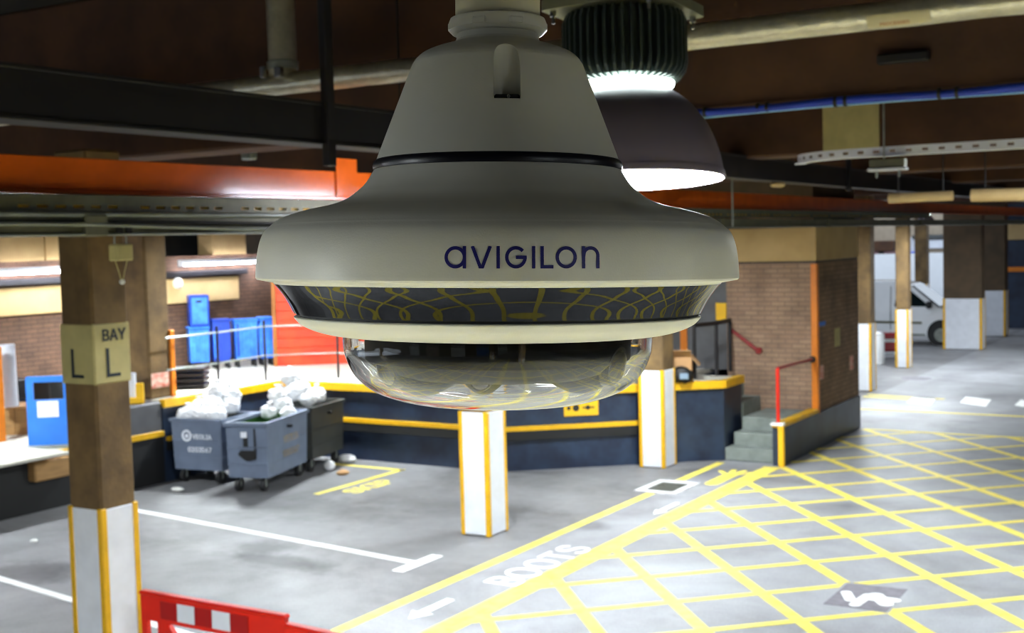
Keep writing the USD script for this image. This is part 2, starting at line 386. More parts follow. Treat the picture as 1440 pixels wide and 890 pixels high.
part(dk, 'yellow_edge', cbox(DX - 0.05, DX + 0.03, 10.2, 12.9, 0.68, 0.765, 0.005), 'yellow')
rail = LineString([(DX, 12.95), (DX, DY + 0.25), (DX + 0.3, DY), (-9.7, DY), (-8.12, 16.9)])
part(dk, 'fender_ledge', side_strip(rail, 0.055, None, 0.46, 0.60), 'black')
part(dk, 'yellow_ledge_edge', side_strip(rail, 0.06, None, 0.60, 0.665), 'yellow')
part(dk, 'timber_fender', cbox(DX - 0.02, DX + 0.14, 10.55, 11.15, 0.42, 0.68, 0.02), 'ply')
solo('loading_plate', cbox(DX - 1.6, DX + 0.42, 7.6, 10.9, 0.755, 0.80, 0.01), 'pale', 'white flat loading plate at the left picture edge', 'plate')
# dock back walls
setting('wall_dock', cbox(-17.6, -17.2, 2, 19.8, 0.75, 3.28), 'brickW', 'brown wall behind the loading dock', 'wall')
setting('trim_3', cbox(-17.24, -17.12, 2, 18.0, 2.42, 2.86, 0.01), 'tan', 'tan concrete band along the dock wall')
setting('trim_4', cbox(-17.22, -17.05, 2, 18.2, 2.90, 3.00, 0.01), 'blacksteel', 'dark ledge under the dock wall lights')
uw = thing('upper_dock_wall', 'tan panelled wall above the dock lights', 'wall', kind='structure')
for k in range(13):
    y0 = 6.0 + k * 0.95
    if 15.2 < y0 < 16.9: continue
    part(uw, 'panel', cbox(-17.6, -17.2 + 0.02 * (k % 2), y0 + 0.02, y0 + 0.93, 3.28, CEIL, 0.01), 'tan')
part(uw, 'backing', cbox(-18.2, -17.9, 2, 18.6, 3.28, CEIL), 'black')
part(uw, 'post', cbox(-17.6, -17.2, 16.05, 16.17, 3.28, CEIL), 'tan')
# red shutter on the diagonal bay
d = np.array([0.80, 0.60]); a0 = np.array([-15.75, 17.5])
rd = thing('red_shutter', 'bright red roller shutter at the back of the loading dock', 'shutter', (a0[0], a0[1], 1.2), math.degrees(math.atan2(d[1], d[0])))
for k in range(9):
    part(rd, 'slat', cbox(0, 3.2, 0, 0.08, k * 0.17, k * 0.17 + 0.165, 0.006), 'red')
part(rd, 'guide_channel', cbox(-0.07, 0, -0.03, 0.1, 0, 1.62), 'brownor')
wr = cbox(0.1, 3.6, 0.16, 0.4, 0, CEIL - 1.2)
setting('wall_shutter', T(rot(wr, math.degrees(math.atan2(d[1], d[0]))), a0[0], a0[1], 1.2), 'grey')
dr = math.degrees(math.atan2(d[1], d[0]))
mk = cat(T(upright(prism(Point(0, 0).buffer(0.09), 0.012)), 0, 0, 0), )
solo('yellow_sticker', T(rot(T(mk, 0.62, 0, 1.02), dr), a0[0], a0[1], 1.2), 'signy', 'round yellow sticker on the red shutter', 'sticker')
# dock column at the step between the two dock levels
cc = thing('dock_column', 'brown dock column behind the striped column lettered BAY L', 'column', (-14.42, 13.15, 1.2))
part(cc, 'shaft', cbox(-0.27, 0.27, -0.22, 0.22, 0, 4.25, 0.03), 'conc')
part(cc, 'corner_strip', cbox(0.22, 0.31, 0.18, 0.27, 0, 1.0, 0.01), 'orangep', label='orange corner strip')
solo('notice', cbox(-14.149, -14.139, 12.96, 13.30, 1.36, 1.58), 'redwhite', 'red and white notice low on the dock column', 'notice')
solo('concrete_block', cbox(-14.75, -13.88, 12.25, 12.89, 0.752, 1.19, 0.02), 'grey', 'grey concrete block between the two dock levels', 'block')

# ---------------- brick stair building on the right
BX, BY0, BY1 = -6.13, 19.3, 21.65
bl = thing('stair_building', 'brown brick stair tower with tan concrete head', 'building', kind='structure')
part(bl, 'brick_wall', cbox(-7.62, BX, BY0, BY0 + 0.3, 0.55, 2.94), 'brickL')
part(bl, 'brick_wall', cbox(BX - 0.3, BX + 0.002, BY0 + 0.002, BY1, 0.55, 2.94), 'brickR')
part(bl, 'grey_wall', cbox(-8.6, -7.62, BY0 + 0.02, BY0 + 0.3, 1.2, 2.94), 'grey')
part(bl, 'back_wall', cbox(-8.6, BX, BY1 - 0.3, BY1, 0, 2.94), 'brickL')
part(bl, 'end_wall', cbox(-8.6, -8.35, BY0 + 0.1, BY1, 0, 2.94), 'brickR')
part(bl, 'head_beam', cbox(-8.7, BX + 0.012, BY0 - 0.012, BY1 + 0.01, 2.965, 3.50, 0.008), 'tan')
part(bl, 'upper_wall', cbox(-8.6, BX - .05, BY0 + .05, BY1 - .02, 3.5, CEIL), 'concd')
part(bl, 'dark_joint', cbox(-8.6, BX - 0.01, BY0 + 0.01, BY1 - 0.01, 2.92, 2.98), 'black')
part(bl, 'plinth', cbox(BX - 0.12, BX + 0.03, 17.56, BY1 - 0.02, 0, 0.565), 'navy')
part(bl, 'yellow_cap', cbox(BX - 0.13, BX + 0.04, 17.55, BY0 - 0.02, 0.565, 0.63, 0.01), 'yellow')
part(bl, 'plinth_post', cbox(BX - 0.02, BX + 0.065, 17.50, 17.575, 0, 0.60, 0.01), 'signy', label='yellow end post of the plinth')
part(bl, 'post_cap', cbox(BX - 0.13, BX + 0.06, 17.49, 17.62, 0.60, 0.64, 0.01), 'paper')
part(bl, 'corner_guard', cbox(BX - 0.075, BX + 0.03, BY0 - 0.03, BY0 + 0.075, 0.52, 2.92, 0.01), 'orangep', label='orange steel corner guard')
setting('wall_stair_back', cbox(-13.4, -8.61, 19.9, 20.2, 1.2, CEIL), 'grey')
st = thing('staircase', 'grey concrete steps between the navy dock and the yellow post', 'stairs', kind='structure')
for k in range(3):
    part(st, 'step', cbox(-7.06 + 0.04 * k, BX - 0.13, 17.72 + 0.27 * k, BY0 if k == 2 else 17.72 + 0.27 * (k + 1) + 0.05, 0, 0.2 * (k + 1) - 0.005, 0.012), 'step')
for k in range(2):
    part(st, 'step', cbox(-7.9, -7.06 - 0.28 * k, 18.5, BY0, 0, 0.8 + 0.2 * k, 0.012), 'step')
# handrails
hr = thing('red_handrail', 'red handrail from the yellow post up to the brick wall', 'handrail')
zt = at_x(1090, 519, BX - 0.05)[2]
part(hr, 'upright', cyl((BX - 0.05, 17.62, 0.62), (BX - 0.05, 17.62, zt), 0.026), 'redb', smooth=40)
part(hr, 'top_rail', cyl((BX - 0.05, 17.62, zt), (BX - 0.05, 19.2, zt - 0.02), 0.024), 'redp', smooth=40)
part(hr, 'wall_flange', cyl((BX - 0.05, 19.2, zt - 0.02), (BX - 0.05, 19.29, zt - 0.02), 0.05), 'blacksteel', smooth=40)
hr = thing('wall_handrail', 'dark red handrail sloping down the brick wall', 'handrail')
q0, q1 = at_y(1027, 463, BY0 - 0.07), at_y(1066, 493, BY0 - 0.07)
part(hr, 'sloping_rail', tube([q0, (q0 + q1) / 2, q1], 0.03), 'redp', smooth=40)
part(hr, 'end_bracket', cyl(q1, q1 + [0, 0.07, 0], 0.05), 'redp', smooth=40)
rl = thing('dock_railing', 'black tubular railing on the dock beside the brick tower', 'railing')
for px, py, top in ((977, 533, 452), (1008, 528, 452), (1027, 522, 448)):
    b = at_z(px, py, 1.2)
    h = 1.2 + (py - top) / FPX * float((b - EYEP) @ CAM[2])
    part(rl, 'post', cyl(b, (b[0], b[1], h), 0.032), 'blacksteel', smooth=40)
b0, b1, b2 = at_z(977, 533, 1.2), at_z(1008, 528, 1.2), at_z(1027, 522, 1.2)
part(rl, 'top_rail', tube([[b0[0], b0[1], 2.03], [b1[0], b1[1], 2.03], [b2[0], b2[1], 2.03]], 0.035), 'blacksteel', smooth=40)
solo('wall_sign', cbox(*(lambda p: (p[0] - 0.09, p[0] + 0.09, BY0 - 0.005, BY0 + 0.015, p[2] - 0.14, p[2] + 0.14))(at_y(1014, 438, BY0))), 'signy', 'small yellow sign on the grey wall above the black railing', 'sign')
# marks on the right brick face
for px, py, w, h, m, lb in ((1177, 474, .28, .30, 'cream', 'pale yellow paint patch on the right-hand brick face'), (1154, 524, .26, .22, 'redwhite', 'red and white notice near the orange corner guard'),
                            (1197, 510, .2, .24, 'redwhite', 'red and white notice at the far edge of the brick tower'), (1156, 455, .30, .07, 'bluep', 'small blue label beside the orange corner guard')):
    c = at_x(px, py, BX)
    solo('wall_notice', cbox(BX, BX + 0.012, c[1] - w / 2, c[1] + w / 2, c[2] - h / 2, c[2] + h / 2, 0.003), m, lb, 'notice')

# ---------------- columns
def column(label, cx, cy, wx, wy, base_h=1.45, top=4.17, stripes=True, mtop='conc', band=None):
    c = thing('concrete_column', label, 'column', (cx, cy, 0))
    hx, hy = wx / 2, wy / 2
    part(c, 'shaft', cbox(-hx, hx, -hy, hy, 0, top, 0.02), mtop)
    e = 0.006
    part(c, 'painted_base', cbox(-hx - e, hx + e, -hy - e, hy + e, 0.012, base_h, 0.012), 'white', label='white painted base')
    s = 0.045 if wx < 0.5 else 0.06
    for sx in (-1, 1):
        for sy in (-1, 1):
            x, y = sx * hx, sy * hy
            part(c, 'corner_stripe', cbox(min(x + sx * .012, x - sx * s), max(x + sx * .012, x - sx * s), min(y + sy * .012, y - sy * s), max(y + sy * .012, y - sy * s), 0.006, base_h + 0.003, 0.008), 'yellow', label='yellow corner stripe')
    return c, hx, hy
c1, hx, hy = column('tall striped column lettered BAY L at the left', -7.72, 6.53, 0.36, 0.34, base_h=1.455)
e = 0.008
part(c1, 'sign_band', cbox(-hx - e, hx + e, -hy - e, hy + e, 2.40, 2.86, 0.012), 'cream', label='cream band with bay letters')
def on_x(m, y, z, x):   # lettering on a +x face
    return T(upright(m, 'x'), x, y, z)
def on_y(m, x, z, y):
    return T(upright(m, 'y'), x, y, z)
part(c1, 'bay_lettering', on_x(word('BAY', 0.085, 0.004), 0.02, 2.77, hx + e), 'blackprint')
part(c1, 'bay_letter', on_x(word('L', 0.22, 0.004, False), 0.0, 2.56, hx + e), 'blackprint')
part(c1, 'bay_letter', on_y(word('L', 0.22, 0.004, False), 0.0, 2.56, -hy - e), 'blackprint')
column('slim striped column in the middle of the picture under the dome', -7.85, 12.18, 0.37, 0.40)
column('striped column against the navy dock wall', -7.79, 16.90, 0.38, 0.42)
column('striped column just right of the brick tower', -7.44, 26.75, 0.36, 0.36)
column('thin striped column in front of the van', -7.82, 31.6, 0.30, 0.34)
column('broad white-based column in front of the van bonnet', -7.46, 37.0, 1.04, 0.5, mtop='concd')
column('farthest broad striped column at the right', -7.45, 41.7, 0.66, 0.5, mtop='concd')
column('grey and white column at the edge of the sunlit yard', -10.6, 45.5, 0.42, 0.42, base_h=1.5)
column('striped column behind the photographer', -7.8, -3.2, 0.4, 0.4)
column('striped column to the right rear of the photographer', 4.2, -3.4, 0.4, 0.4)
column('striped column far behind the photographer', 4.2, -8.2, 0.4, 0.4)

for k, (x, w, m, lb) in enumerate(((-9.0, 2.6, 'white', 'white roller door behind the photographer, far left'), (-4.6, 2.6, 'beige', 'beige roller door behind the photographer'), (0.4, 2.6, 'white', 'white roller door straight behind the photographer'), (5.2, 2.6, 'bluep', 'blue roller door behind the photographer'), (9.8, 2.6, 'white', 'white roller door behind the photographer, far right'))):
    t = thing('roller_door', lb, 'door', (x, -13.95, 0))
    for q in range(10): part(t, 'slat', cbox(-w / 2, w / 2, 0, .06, q * .26, q * .26 + .25, .01), m)
    part(t, 'door_frame', cat(cbox(-w / 2 - .12, -w / 2, 0, .14, 0, 2.75), cbox(w / 2, w / 2 + .12, 0, .14, 0, 2.75), cbox(-w / 2 - .12, w / 2 + .12, 0, .2, 2.6, 2.9)), 'galvd')

# ================================================================== FLOOR MARKINGS
G0, GA, GB = np.array([-5.7174, 17.0751]), np.array([0.6376, 0.6258]), np.array([0.5864, -0.667])
XB0, XB1, YB1 = -6.34, -6.09, 21.45
boxin = sbox(XB1 - 0.03, -7.0, 7.0, YB1 - 0.02)
manhole = Polygon([at_z(*q)[:2] for q in ((1158, 849), (1192, 820), (1276, 829), (1246, 861))])
pm = thing('box_junction', 'yellow box junction hatching painted on the garage floor', 'road marking')
part(pm, 'edge_line', cbox(XB0, XB1, -7.0, 17.45, 0.0, 0.004), 'ylane', label='broad yellow edge line')
part(pm, 'edge_line', cbox(-6.0, 7.5, YB1 - 0.05, YB1 + 0.07, 0.0, 0.004), 'ylane')
clip = boxin.difference(manhole.buffer(0.03))
for fam, (d1, d2, w) in enumerate(((GB, GA, 0.062), (GA, GB, 0.05))):
    for i in range(-26, 46):
        base = G0 + d2 * i
        l = LineString([base - d1 * 40, base + d1 * 40]).buffer(w, cap_style=2)
        g = l.intersection(clip)
        if g.is_empty or g.area < 0.02: continue
        part(pm, 'hatch_line', T(prism(g, 0.0025 + 0.0005 * fam), 0, 0, 0.0003), 'ylane')
solo('manhole_cover', T(prism(manhole, 0.004), 0, 0, 0.0), 'manhole', 'grey manhole patch with white paint marks in the hatching', 'manhole')
for px0, py0, px1, py1, w in ((1190, 834, 1196, 844, .05), (1202, 851, 1221, 838, .05), (1228, 842, 1256, 845, .07), (1232, 838, 1246, 850, .07)):
    a, b = at_z(px0, py0)[:2], at_z(px1, py1)[:2]
    DAUB = DAUB + 1 if 'DAUB' in globals() else 0
    solo('paint_mark', T(prism(LineString([a, b]).buffer(w), 0.003), 0, 0, 0.004 + .0006 * DAUB), 'wlane', ('short leftmost white daub on the manhole patch', 'slanting white daub in the middle of the manhole patch', 'broad white daub at the right of the manhole patch', 'crossing white daub over the broad right-hand one on the manhole patch')[DAUB], 'paint')
solo('lane_line', cat(cbox(-7.10, -6.98, 5.5, 15.02, 0, 0.004), cbox(-7.10, -6.98, 15.92, 17.5, 0, 0.004)), 'ylane', 'thin yellow line along the left of the BOOTS lane', 'road marking')
wl = rot(word('BOOTS', 0.30, 0.004, False), 90)
wl.apply_scale((1.25, 1.0, 1)); 
ctr = (at_z(708, 820)[:2] + at_z(808, 770)[:2]) / 2
ln = at_z(808, 770)[1] - at_z(690, 822)[1]
wl.apply_scale((1, ln / (wl.bounds[1][1] - wl.bounds[0][1]), 1))
bt = thing('lane_lettering', 'white word BOOTS painted between the yellow lines', 'lettering', (ctr[0], ctr[1], 0.0))
for k, comp in enumerate(sorted(wl.split(only_watertight=False), key=lambda m: m.bounds[0][1])):
    part(bt, 'letter', comp, 'wlane')
def blotch(cx, cy, rx, ry, seed, n=26):
    t = np.arange(n) * 2 * np.pi / n
    r = 0.7 + 0.6 * meshkit.noise(np.stack([np.cos(t) * 1.7 + 5, np.sin(t) * 1.7 + 5, t * 0 + seed], -1), seed)
    return Polygon(np.stack([cx + rx * r * np.cos(t), cy + ry * r * np.sin(t)], -1)).buffer(0)
for px, py, rx, ry, lb in ((605, 856, .22, .34, 'faded white arrow at the near end of the BOOTS lane'), (936, 715, .15, .36, 'faded white arrow beyond the word BOOTS')):
    c = at_z(px, py)
    arrow = Polygon([(0, -1), (0.55, -0.35), (0.22, -0.4), (0.2, 1), (-0.2, 1), (-0.22, -0.4), (-0.55, -0.35)])
    solo('lane_arrow', T(prism(affinity.translate(affinity.scale(arrow, rx, ry, origin=(0, 0)), c[0], c[1]), 0.003)), 'wlane', lb, 'road marking')
c = at_z(1020, 671)
hand = union_all([LineString([(0, -.5), (0, .15)]).buffer(.10), LineString([(0, .1), (-.24, .42)]).buffer(.04), LineString([(0, .1), (-.08, .55)]).buffer(.04), LineString([(0, .1), (.08, .55)]).buffer(.04), LineString([(0, .1), (.22, .45)]).buffer(.04)])
solo('lane_mark', T(prism(affinity.translate(hand, c[0], c[1]), 0.003)), 'ylane', 'yellow forked mark on the floor by the steps', 'road marking')
# bay lines
wm = thing('bay_line', 'white bay line ending in a T beside the middle column', 'road marking')
part(wm, 'long_line', T(prism(LineString([(-13.2, 11.35), (-7.75, 10.68)]).buffer(0.055, cap_style=2), 0.004)), 'wlane')
part(wm, 'cross_line', cbox(-7.82, -7.68, 10.32, 11.05, 0, 0.0045), 'wlane')
solo('bay_line', T(prism(LineString([(-13.4, 8.55), (-7.3, 7.65)]).buffer(0.05, cap_style=2), 0.004)), 'wlane', 'white bay line crossing behind the column lettered BAY L', 'road marking')
sk = thing('skip_bay', 'yellow skip bay corner lines beside the bins', 'road marking')
part(sk, 'line', cbox(-11.24, -11.14, 13.1, 15.1, 0, 0.004), 'ylane'); part(sk, 'line', cbox(-12.6, -11.14, 15.02, 15.12, 0, 0.004), 'ylane')
wsk = rot(word('SKIP', 0.26, 0.004, True), 90)
wsk.apply_scale((1.1, 1.15, 1))
p = at_z(519, 684)
solo('skip_lettering', T(wsk, p[0], p[1], 0), 'ylane', 'worn yellow word SKIP on the floor', 'lettering')
# far road lines
rm = thing('road_line', 'double pale yellow line crossing beyond the box junction', 'road marking')
part(rm, 'line', T(prism(LineString([(-7.2, 25.75), (-6.0, 25.55)]).buffer(.06, cap_style=2), .004)), 'ylane')
part(rm, 'line', T(prism(LineString([(-7.2, 26.1), (-5.6, 25.85)]).buffer(.06, cap_style=2), .004)), 'ylane')
solo('road_line', T(prism(LineString([(-7.0, 23.9), (4.5, 23.95)]).buffer(.06, cap_style=2), .004)), 'ylane', 'single pale yellow line between dashes and box junction', 'road marking')
for i, q in enumerate((((1275, 562), (1316, 568)), ((1350, 562), (1394, 570)), ((1427, 566), (1475, 575)))):
    (ax, ay), (bx, by) = q
    a, b = at_z(ax, ay), at_z(bx, by)
    pts = [at_z(ax + 8, ay - 4)[:2], at_z(bx, by - 8)[:2], at_z(bx - 8, by + 2)[:2], at_z(ax, ay + 4)[:2]]
    solo('give_way_dash', T(prism(Polygon(pts).convex_hull, .004)), 'wlane', 'white give-way dash, %s of the three from the brick tower' % ('first', 'second', 'third')[i], 'road marking')
gp = at_z(937, 686)
gp[1] = 15.47
gy = thing('floor_gully', 'sunken drain gully on the thin yellow line by the wall column', 'drain', (gp[0], gp[1], 0))
part(gy, 'surround', prism(sbox(-.30, -.42, .30, .42).difference(sbox(-.2, -.3, .2, .3)), 0.012), 'wfade')
part(gy, 'grate', cat(*[cbox(-.2, .2, -.29 + .075 * k, -.25 + .075 * k, 0.001, 0.008) for k in range(8)]), 'drain')
p = at_z(1288, 532)
solo('floor_drain', T(prism(blotch(p[0], p[1], .35, .35, 4), .004)), 'manhole', 'small dark drain cover on the far bright floor', 'drain')
# ================================================================== LAMPS
def hbox(pts):
    return trimesh.convex.convex_hull(np.array(pts))
def high_bay(label, loc, stem_top):
    "base at the lens rim, z up"
    t = thing('high_bay_lamp', label, 'lamp', loc)
    R0 = 0.21
    prof = [(R0, 0.0), (0.208, 0.012), (0.205, 0.018), (0.196, 0.06), (0.175, 0.11), (0.142, 0.155), (0.105, 0.185), (0.088, 0.198)]
    sp = spline(prof, 5)
    part(t, 'shade', lathe(np.vstack([sp, (sp - [0.004, 0.003])[::-1]]), 72, True), 'shade', smooth=40)
    part(t, 'reflector', lathe(sp[2:] - [0.008, 0.006], 72), 'shadein', smooth=True)
    part(t, 'lens', lathe([(0.0, -0.009), (0.08, -0.008), (0.15, -0.004), (0.195, 0.001), (0.203, 0.004), (0.203, 0.010), (0.0, 0.012)], 72), 'lamp', smooth=35)
    part(t, 'glow_gap_ring', lathe([(0.086, 0.197), (0.104, 0.198), (0.106, 0.205), (0.086, 0.207)], 64, True), 'gap', smooth=30)
    nf = 44
    body = [lathe([(0.0, 0.205), (0.085, 0.205), (0.105, 0.215), (0.112, 0.235), (0.112, 0.34), (0.10, 0.355), (0.0, 0.355)], 64)]
    part(t, 'heat_sink', cat(*body), 'heat', smooth=40)
    fins = []
    for k in range(nf):
        w = 0.0028
        pr = np.array([(0.09, 0.205), (0.118, 0.212), (0.131, 0.228), (0.135, 0.245), (0.135, 0.335), (0.128, 0.352), (0.09, 0.355)])
        pg = upright(prism(Polygon(pr), 2 * w)); pg.apply_translation((0, w, 0))
        part(t, 'fin', rot(pg, 360 * k / nf), 'heat')
    pl = prism(sbox(-.118, -.118, .118, .118).buffer(.016), 0.022)
    part(t, 'mounting_plate', T(pl, 0, 0, 0.358), 'cast')
    for sx in (-1, 1):
        for sy in (-1, 1):
            part(t, 'bolt', cat(T(trimesh.creation.cylinder(0.008, 0.012, sections=6), sx * .112, sy * .112, 0.352), T(trimesh.creation.cylinder(0.004, 0.024, sections=8), sx * .112, sy * .112, 0.343)), 'bolt')
    g = [cbox(-.11, .11, -.105, .105, 0.38, 0.392, .003), cbox(-.1, .1, -.095, .095, 0.47, 0.50, .008)]
    part(t, 'gear_box', cat(cbox(-.104, .104, -.099, .099, 0.38, 0.50, .008)), 'heat')
    ribs = []
    for k in range(13):
        for sy in (-1, 1):
            ribs.append(cbox(-.095 + .015 * k, -.089 + .015 * k, sy * .099 - .004, sy * .099 + .004, 0.396, 0.485))
        for sx in (-1, 1):
            ribs.append(cbox(sx * .104 - .004, sx * .104 + .004, -.09 + .0145 * k, -.084 + .0145 * k, 0.396, 0.485))
    part(t, 'vent_slots', cat(*ribs), 'black')
    part(t, 'hanging_stem', cyl((0, 0, 0.5), (0, 0, stem_top - loc[2]), 0.014), 'galvd', smooth=40)
    return t
vl = high_bay('grey high-bay lamp with lit dome shade beside the camera dome', (-1.19, 2.45, 3.525), CEIL)
# the visible lamp hangs a little out of plumb
xf = UsdGeom.Xformable(vl)
ax = math.degrees(0.062)
xf.AddRotateXYZOp().Set(Gf.Vec3f(-ax * 0.9, -ax * 0.44, 0))
LAMPS = [(-6.8, 9.6, 3.525, 'second high-bay lamp over the BOOTS lane'), (-6.8, 15.0, 3.525, 'high-bay lamp hung near the steps'), (-14.4, 8.8, 3.525, 'high-bay lamp over the left parking bays'), (-1.2, 12.6, 4.14, 'high-bay lamp over the right of the hatching'),
         (-6.9, 24.0, 3.525, 'high-bay lamp over the far road line'), (-6.9, 30.0, 3.56, 'high-bay lamp beyond the brick tower'), (-2.3, 34.0, 3.525, 'high-bay lamp near the last columns'),
         (3.4, -0.4, 3.525, 'high-bay lamp behind the photographer'), (-2.3, -0.9, 3.525, 'high-bay lamp behind and left of the photographer'), (3.6, 2.6, 3.525, 'high-bay lamp right of the photographer'), (-12.9, 14.9, 3.66, 'high-bay lamp over the bins'), (-5.0, 0.5, 3.525, 'high-bay lamp left of the photographer'), (-15.2, 14.8, 3.68, 'high-bay lamp over the loading dock')]
for x, y, z, lb in LAMPS:
    q = copy_of(vl, (x, y, z), 0, lb)
def batten(label, c0, c1, lit=True):
    c0, c1 = np.array(c0, float), np.array(c1, float)
    L = np.linalg.norm(c1 - c0); ang = math.degrees(math.atan2(c1[1] - c0[1], c1[0] - c0[0]))
    t = thing('tube_light', label, 'light', tuple((c0 + c1) / 2), ang)
    part(t, 'tray', cbox(-L / 2, L / 2, -.06, .06, 0.03, 0.09, .008), 'white')
    for s in ((-.3, .3) if c0[0] < -10 else ()): part(t, 'wall_bracket', cbox(s * L - .04, s * L + .04, .05, .255, .04, .08, .005), 'galvd')
    for s in (-1, 1):
        part(t, 'tube', cyl((-L / 2 + .03, s * .032, 0), (L / 2 - .03, s * .032, 0), 0.02, 14), 'tube', smooth=40)
        part(t, 'end_cap', cat(cbox(s * L / 2 - .03, s * L / 2 + .03, -.06, .06, -.028, .09, .006)), 'white')
    return t
batten('lit twin tube light on the dock wall left of the column', (-16.95, 10.3, 3.09), (-16.95, 14.2, 3.10))
batten('lit twin tube light on the dock wall right of the column', (-16.95, 16.35, 3.10), (-16.95, 19.0, 3.14))

tb = batten('lit tube light hung beside the orange beam behind the camera dome', (-5.2, 6.95, 3.80), (-5.2, 8.3, 3.80))
for u in (-.5, .5): part(tb, 'hanger_rod', cyl((u, 0, .09), (u, 0, CEIL - 3.80), .008, 6), 'blacksteel')
# ================================================================== CEILING SERVICES
t = thing('lagged_pipe', 'silver foil-lagged pipe crossing under the ceiling', 'pipe', (0, 0, 0))
xs = np.linspace(-17.1, 6, 220)
zc = 4.533
pp = tube(np.stack([xs, np.full_like(xs, 6.72), np.full_like(xs, zc)], -1), 0.075 + 0.006 * (meshkit.noise(np.stack([xs * 5, xs * 0, xs * 0], -1), 3) - .5), 28)
v = pp.vertices.copy(); v += 0.006 * (meshkit.fbm(v * 14, 3, 5)[:, None] - .5) * (v - [0, 6.72, zc]) / 0.075 * [0, 1, 1]
pp.vertices = v
part(t, 'lagging', pp, 'foil', smooth=60)
for x in (-16.5, -13.5, -10, -3.2, 0.5, 4):
    part(t, 'seam_band', tube([(x - .03, 6.72, zc), (x + .03, 6.72, zc)], 0.081, 28), 'foil', smooth=40)
# label on the pipe, bent round its lower front
la, lb_ = at_y(1219, 40, 6.65)[0], at_y(1308, 27, 6.65)[0]
def wrap(m, x0):
    v = m.vertices.copy(); ang = v[:, 1] / 0.081; rr = 0.081 + v[:, 2]
    m = m.copy(); m.vertices = np.stack([x0 + v[:, 0], 6.72 - rr * np.cos(ang), zc + rr * np.sin(ang)], -1); return m
strip = trimesh.creation.box((lb_ - la, 0.075, 0.002)).subdivide_to_size(0.02)
lbp = part(t, 'pipe_label', T(wrap(T(strip, 0, -0.045, 0), (la + lb_) / 2)), 'sticker', label='tan printed label on the lagging')
tx = word('PROCESSED', 0.019, 0.001, True).subdivide_to_size(0.02)
part(lbp, 'label_text', wrap(T(tx, -.02, -0.062, .001), (la + lb_) / 2), 'redprint')
t = thing('vertical_duct', 'silver vertical pipe dropping onto the lagged pipe', 'pipe', (-5.90, 6.72, 0))
part(t, 'lagging', cyl((0, 0, zc + .06), (0, 0, CEIL), 0.098, 24), 'foil', smooth=40)
part(t, 'collar', lathe([(0.098, zc + .10), (0.108, zc + .10), (0.11, zc + .15), (0.098, zc + .16)], 24, True), 'galv', smooth=30)
part(t, 'clip', cbox(-.11, -.07, -.12, -.085, zc + .04, zc + .12, .005), 'bolt'); part(t, 'clip', cbox(.03, .09, -.13, -.09, zc + .03, zc + .10, .005), 'bolt')
# blue cable with ties
t = thing('blue_cable', 'blue cable clipped under the first brown beam', 'cable')
xs = np.linspace(-3.6, 6, 60)
part(t, 'cable', tube(np.stack([xs, 7.17 + .006 * np.sin(xs * 3), BZ - 0.018 + .006 * np.sin(xs * 5.3)], -1), 0.024, 10), 'bluec', smooth=60)
part(t, 'thin_wire', tube(np.stack([xs, 7.165 + .006 * np.sin(xs * 3), BZ - 0.045 + .006 * np.sin(xs * 2.3)], -1), 0.006, 6), 'lightblue', smooth=60)
for px in (990, 1065, 1078, 1174, 1188, 1320, 1345):
    x = at_y(px, 140, 7.15)[0]
    part(t, 'cable_tie', lathe([(.027, -.01), (.031, -.01), (.031, .01), (.027, .01)], 12, True).apply_transform(trimesh.transformations.rotation_matrix(math.pi / 2, (0, 1, 0))).apply_translation((x, 7.17, BZ - .018)), 'black')
solo('hanger_bracket', cat(*[(lambda p: cbox(p[0] - .14, p[0] + .14, 7.14, 7.2, p[2] - .02, p[2] + .035, .008))(at_y(1272, 84, 7.2))]), 'blacksteel', 'small dark bracket fixed to the brown beam face', 'bracket')
# black steel beam running away to the right
x0 = -4.5
zb, zt = at_x(530, 209, x0)[2], at_x(280, 121, x0)[2]
t = thing('black_beam', 'black steel beam running across the top left', 'beam')
part(t, 'web', cbox(x0 - .12, x0 - .02, -12, 44, zb + .01, zt - .01), 'blacksteel')
part(t, 'top_flange', cbox(x0 - .2, x0, -12, 44, zt - .02, zt, .003), 'blacksteel')
part(t, 'bottom_flange', cbox(x0 - .2, x0, -12, 44, zb, zb + .02, .003), 'blacksteel')
part(t, 'face_plate', cbox(x0 - .02, x0 - .008, -12, 44, zb + .02, zt - .02), 'blacksteel')
p = at_x(460, 150, x0)
solo('hanger_rod', cat(cbox(p[0] - .02, p[0] + .03, p[1] - .035, p[1] + .035, zb - .12, CEIL, .006)), 'blacksteel', 'black flat hanger strap crossing the silver pipe at top left', 'hanger')
p = at_x(1192, 180, x0)
solo('hanger_rod', cbox(p[0] - .02, p[0] + .03, p[1] - .05, p[1] + .05, zb - .05, CEIL, .006), 'blacksteel', 'black hanger strap below the blue cable at the right', 'hanger')
# orange beam
x0 = -6.0
zo0, zo1 = at_x(0, 265, x0)[2], at_x(0, 216, x0)[2]
t = thing('orange_beam', 'long orange painted steel beam under the ceiling', 'beam')
jy = at_x(471, 255, x0)[1]
part(t, 'web', cbox(x0 - .03, x0, -12, jy - .004, zo0, zo1, .004), 'orange')
part(t, 'web', cbox(x0 - .03, x0, jy + .004, 44, zo0, zo1, .004), 'orange')
part(t, 'bottom_flange', cbox(x0 - .1, x0 + .05, -12, 44, zo0 - .025, zo0 - .003, .004), 'orange')
part(t, 'splice_plate', cbox(x0, x0 + .008, jy + .01, jy + .26, zo0 + .01, zo1 + .10, .002), 'orange')
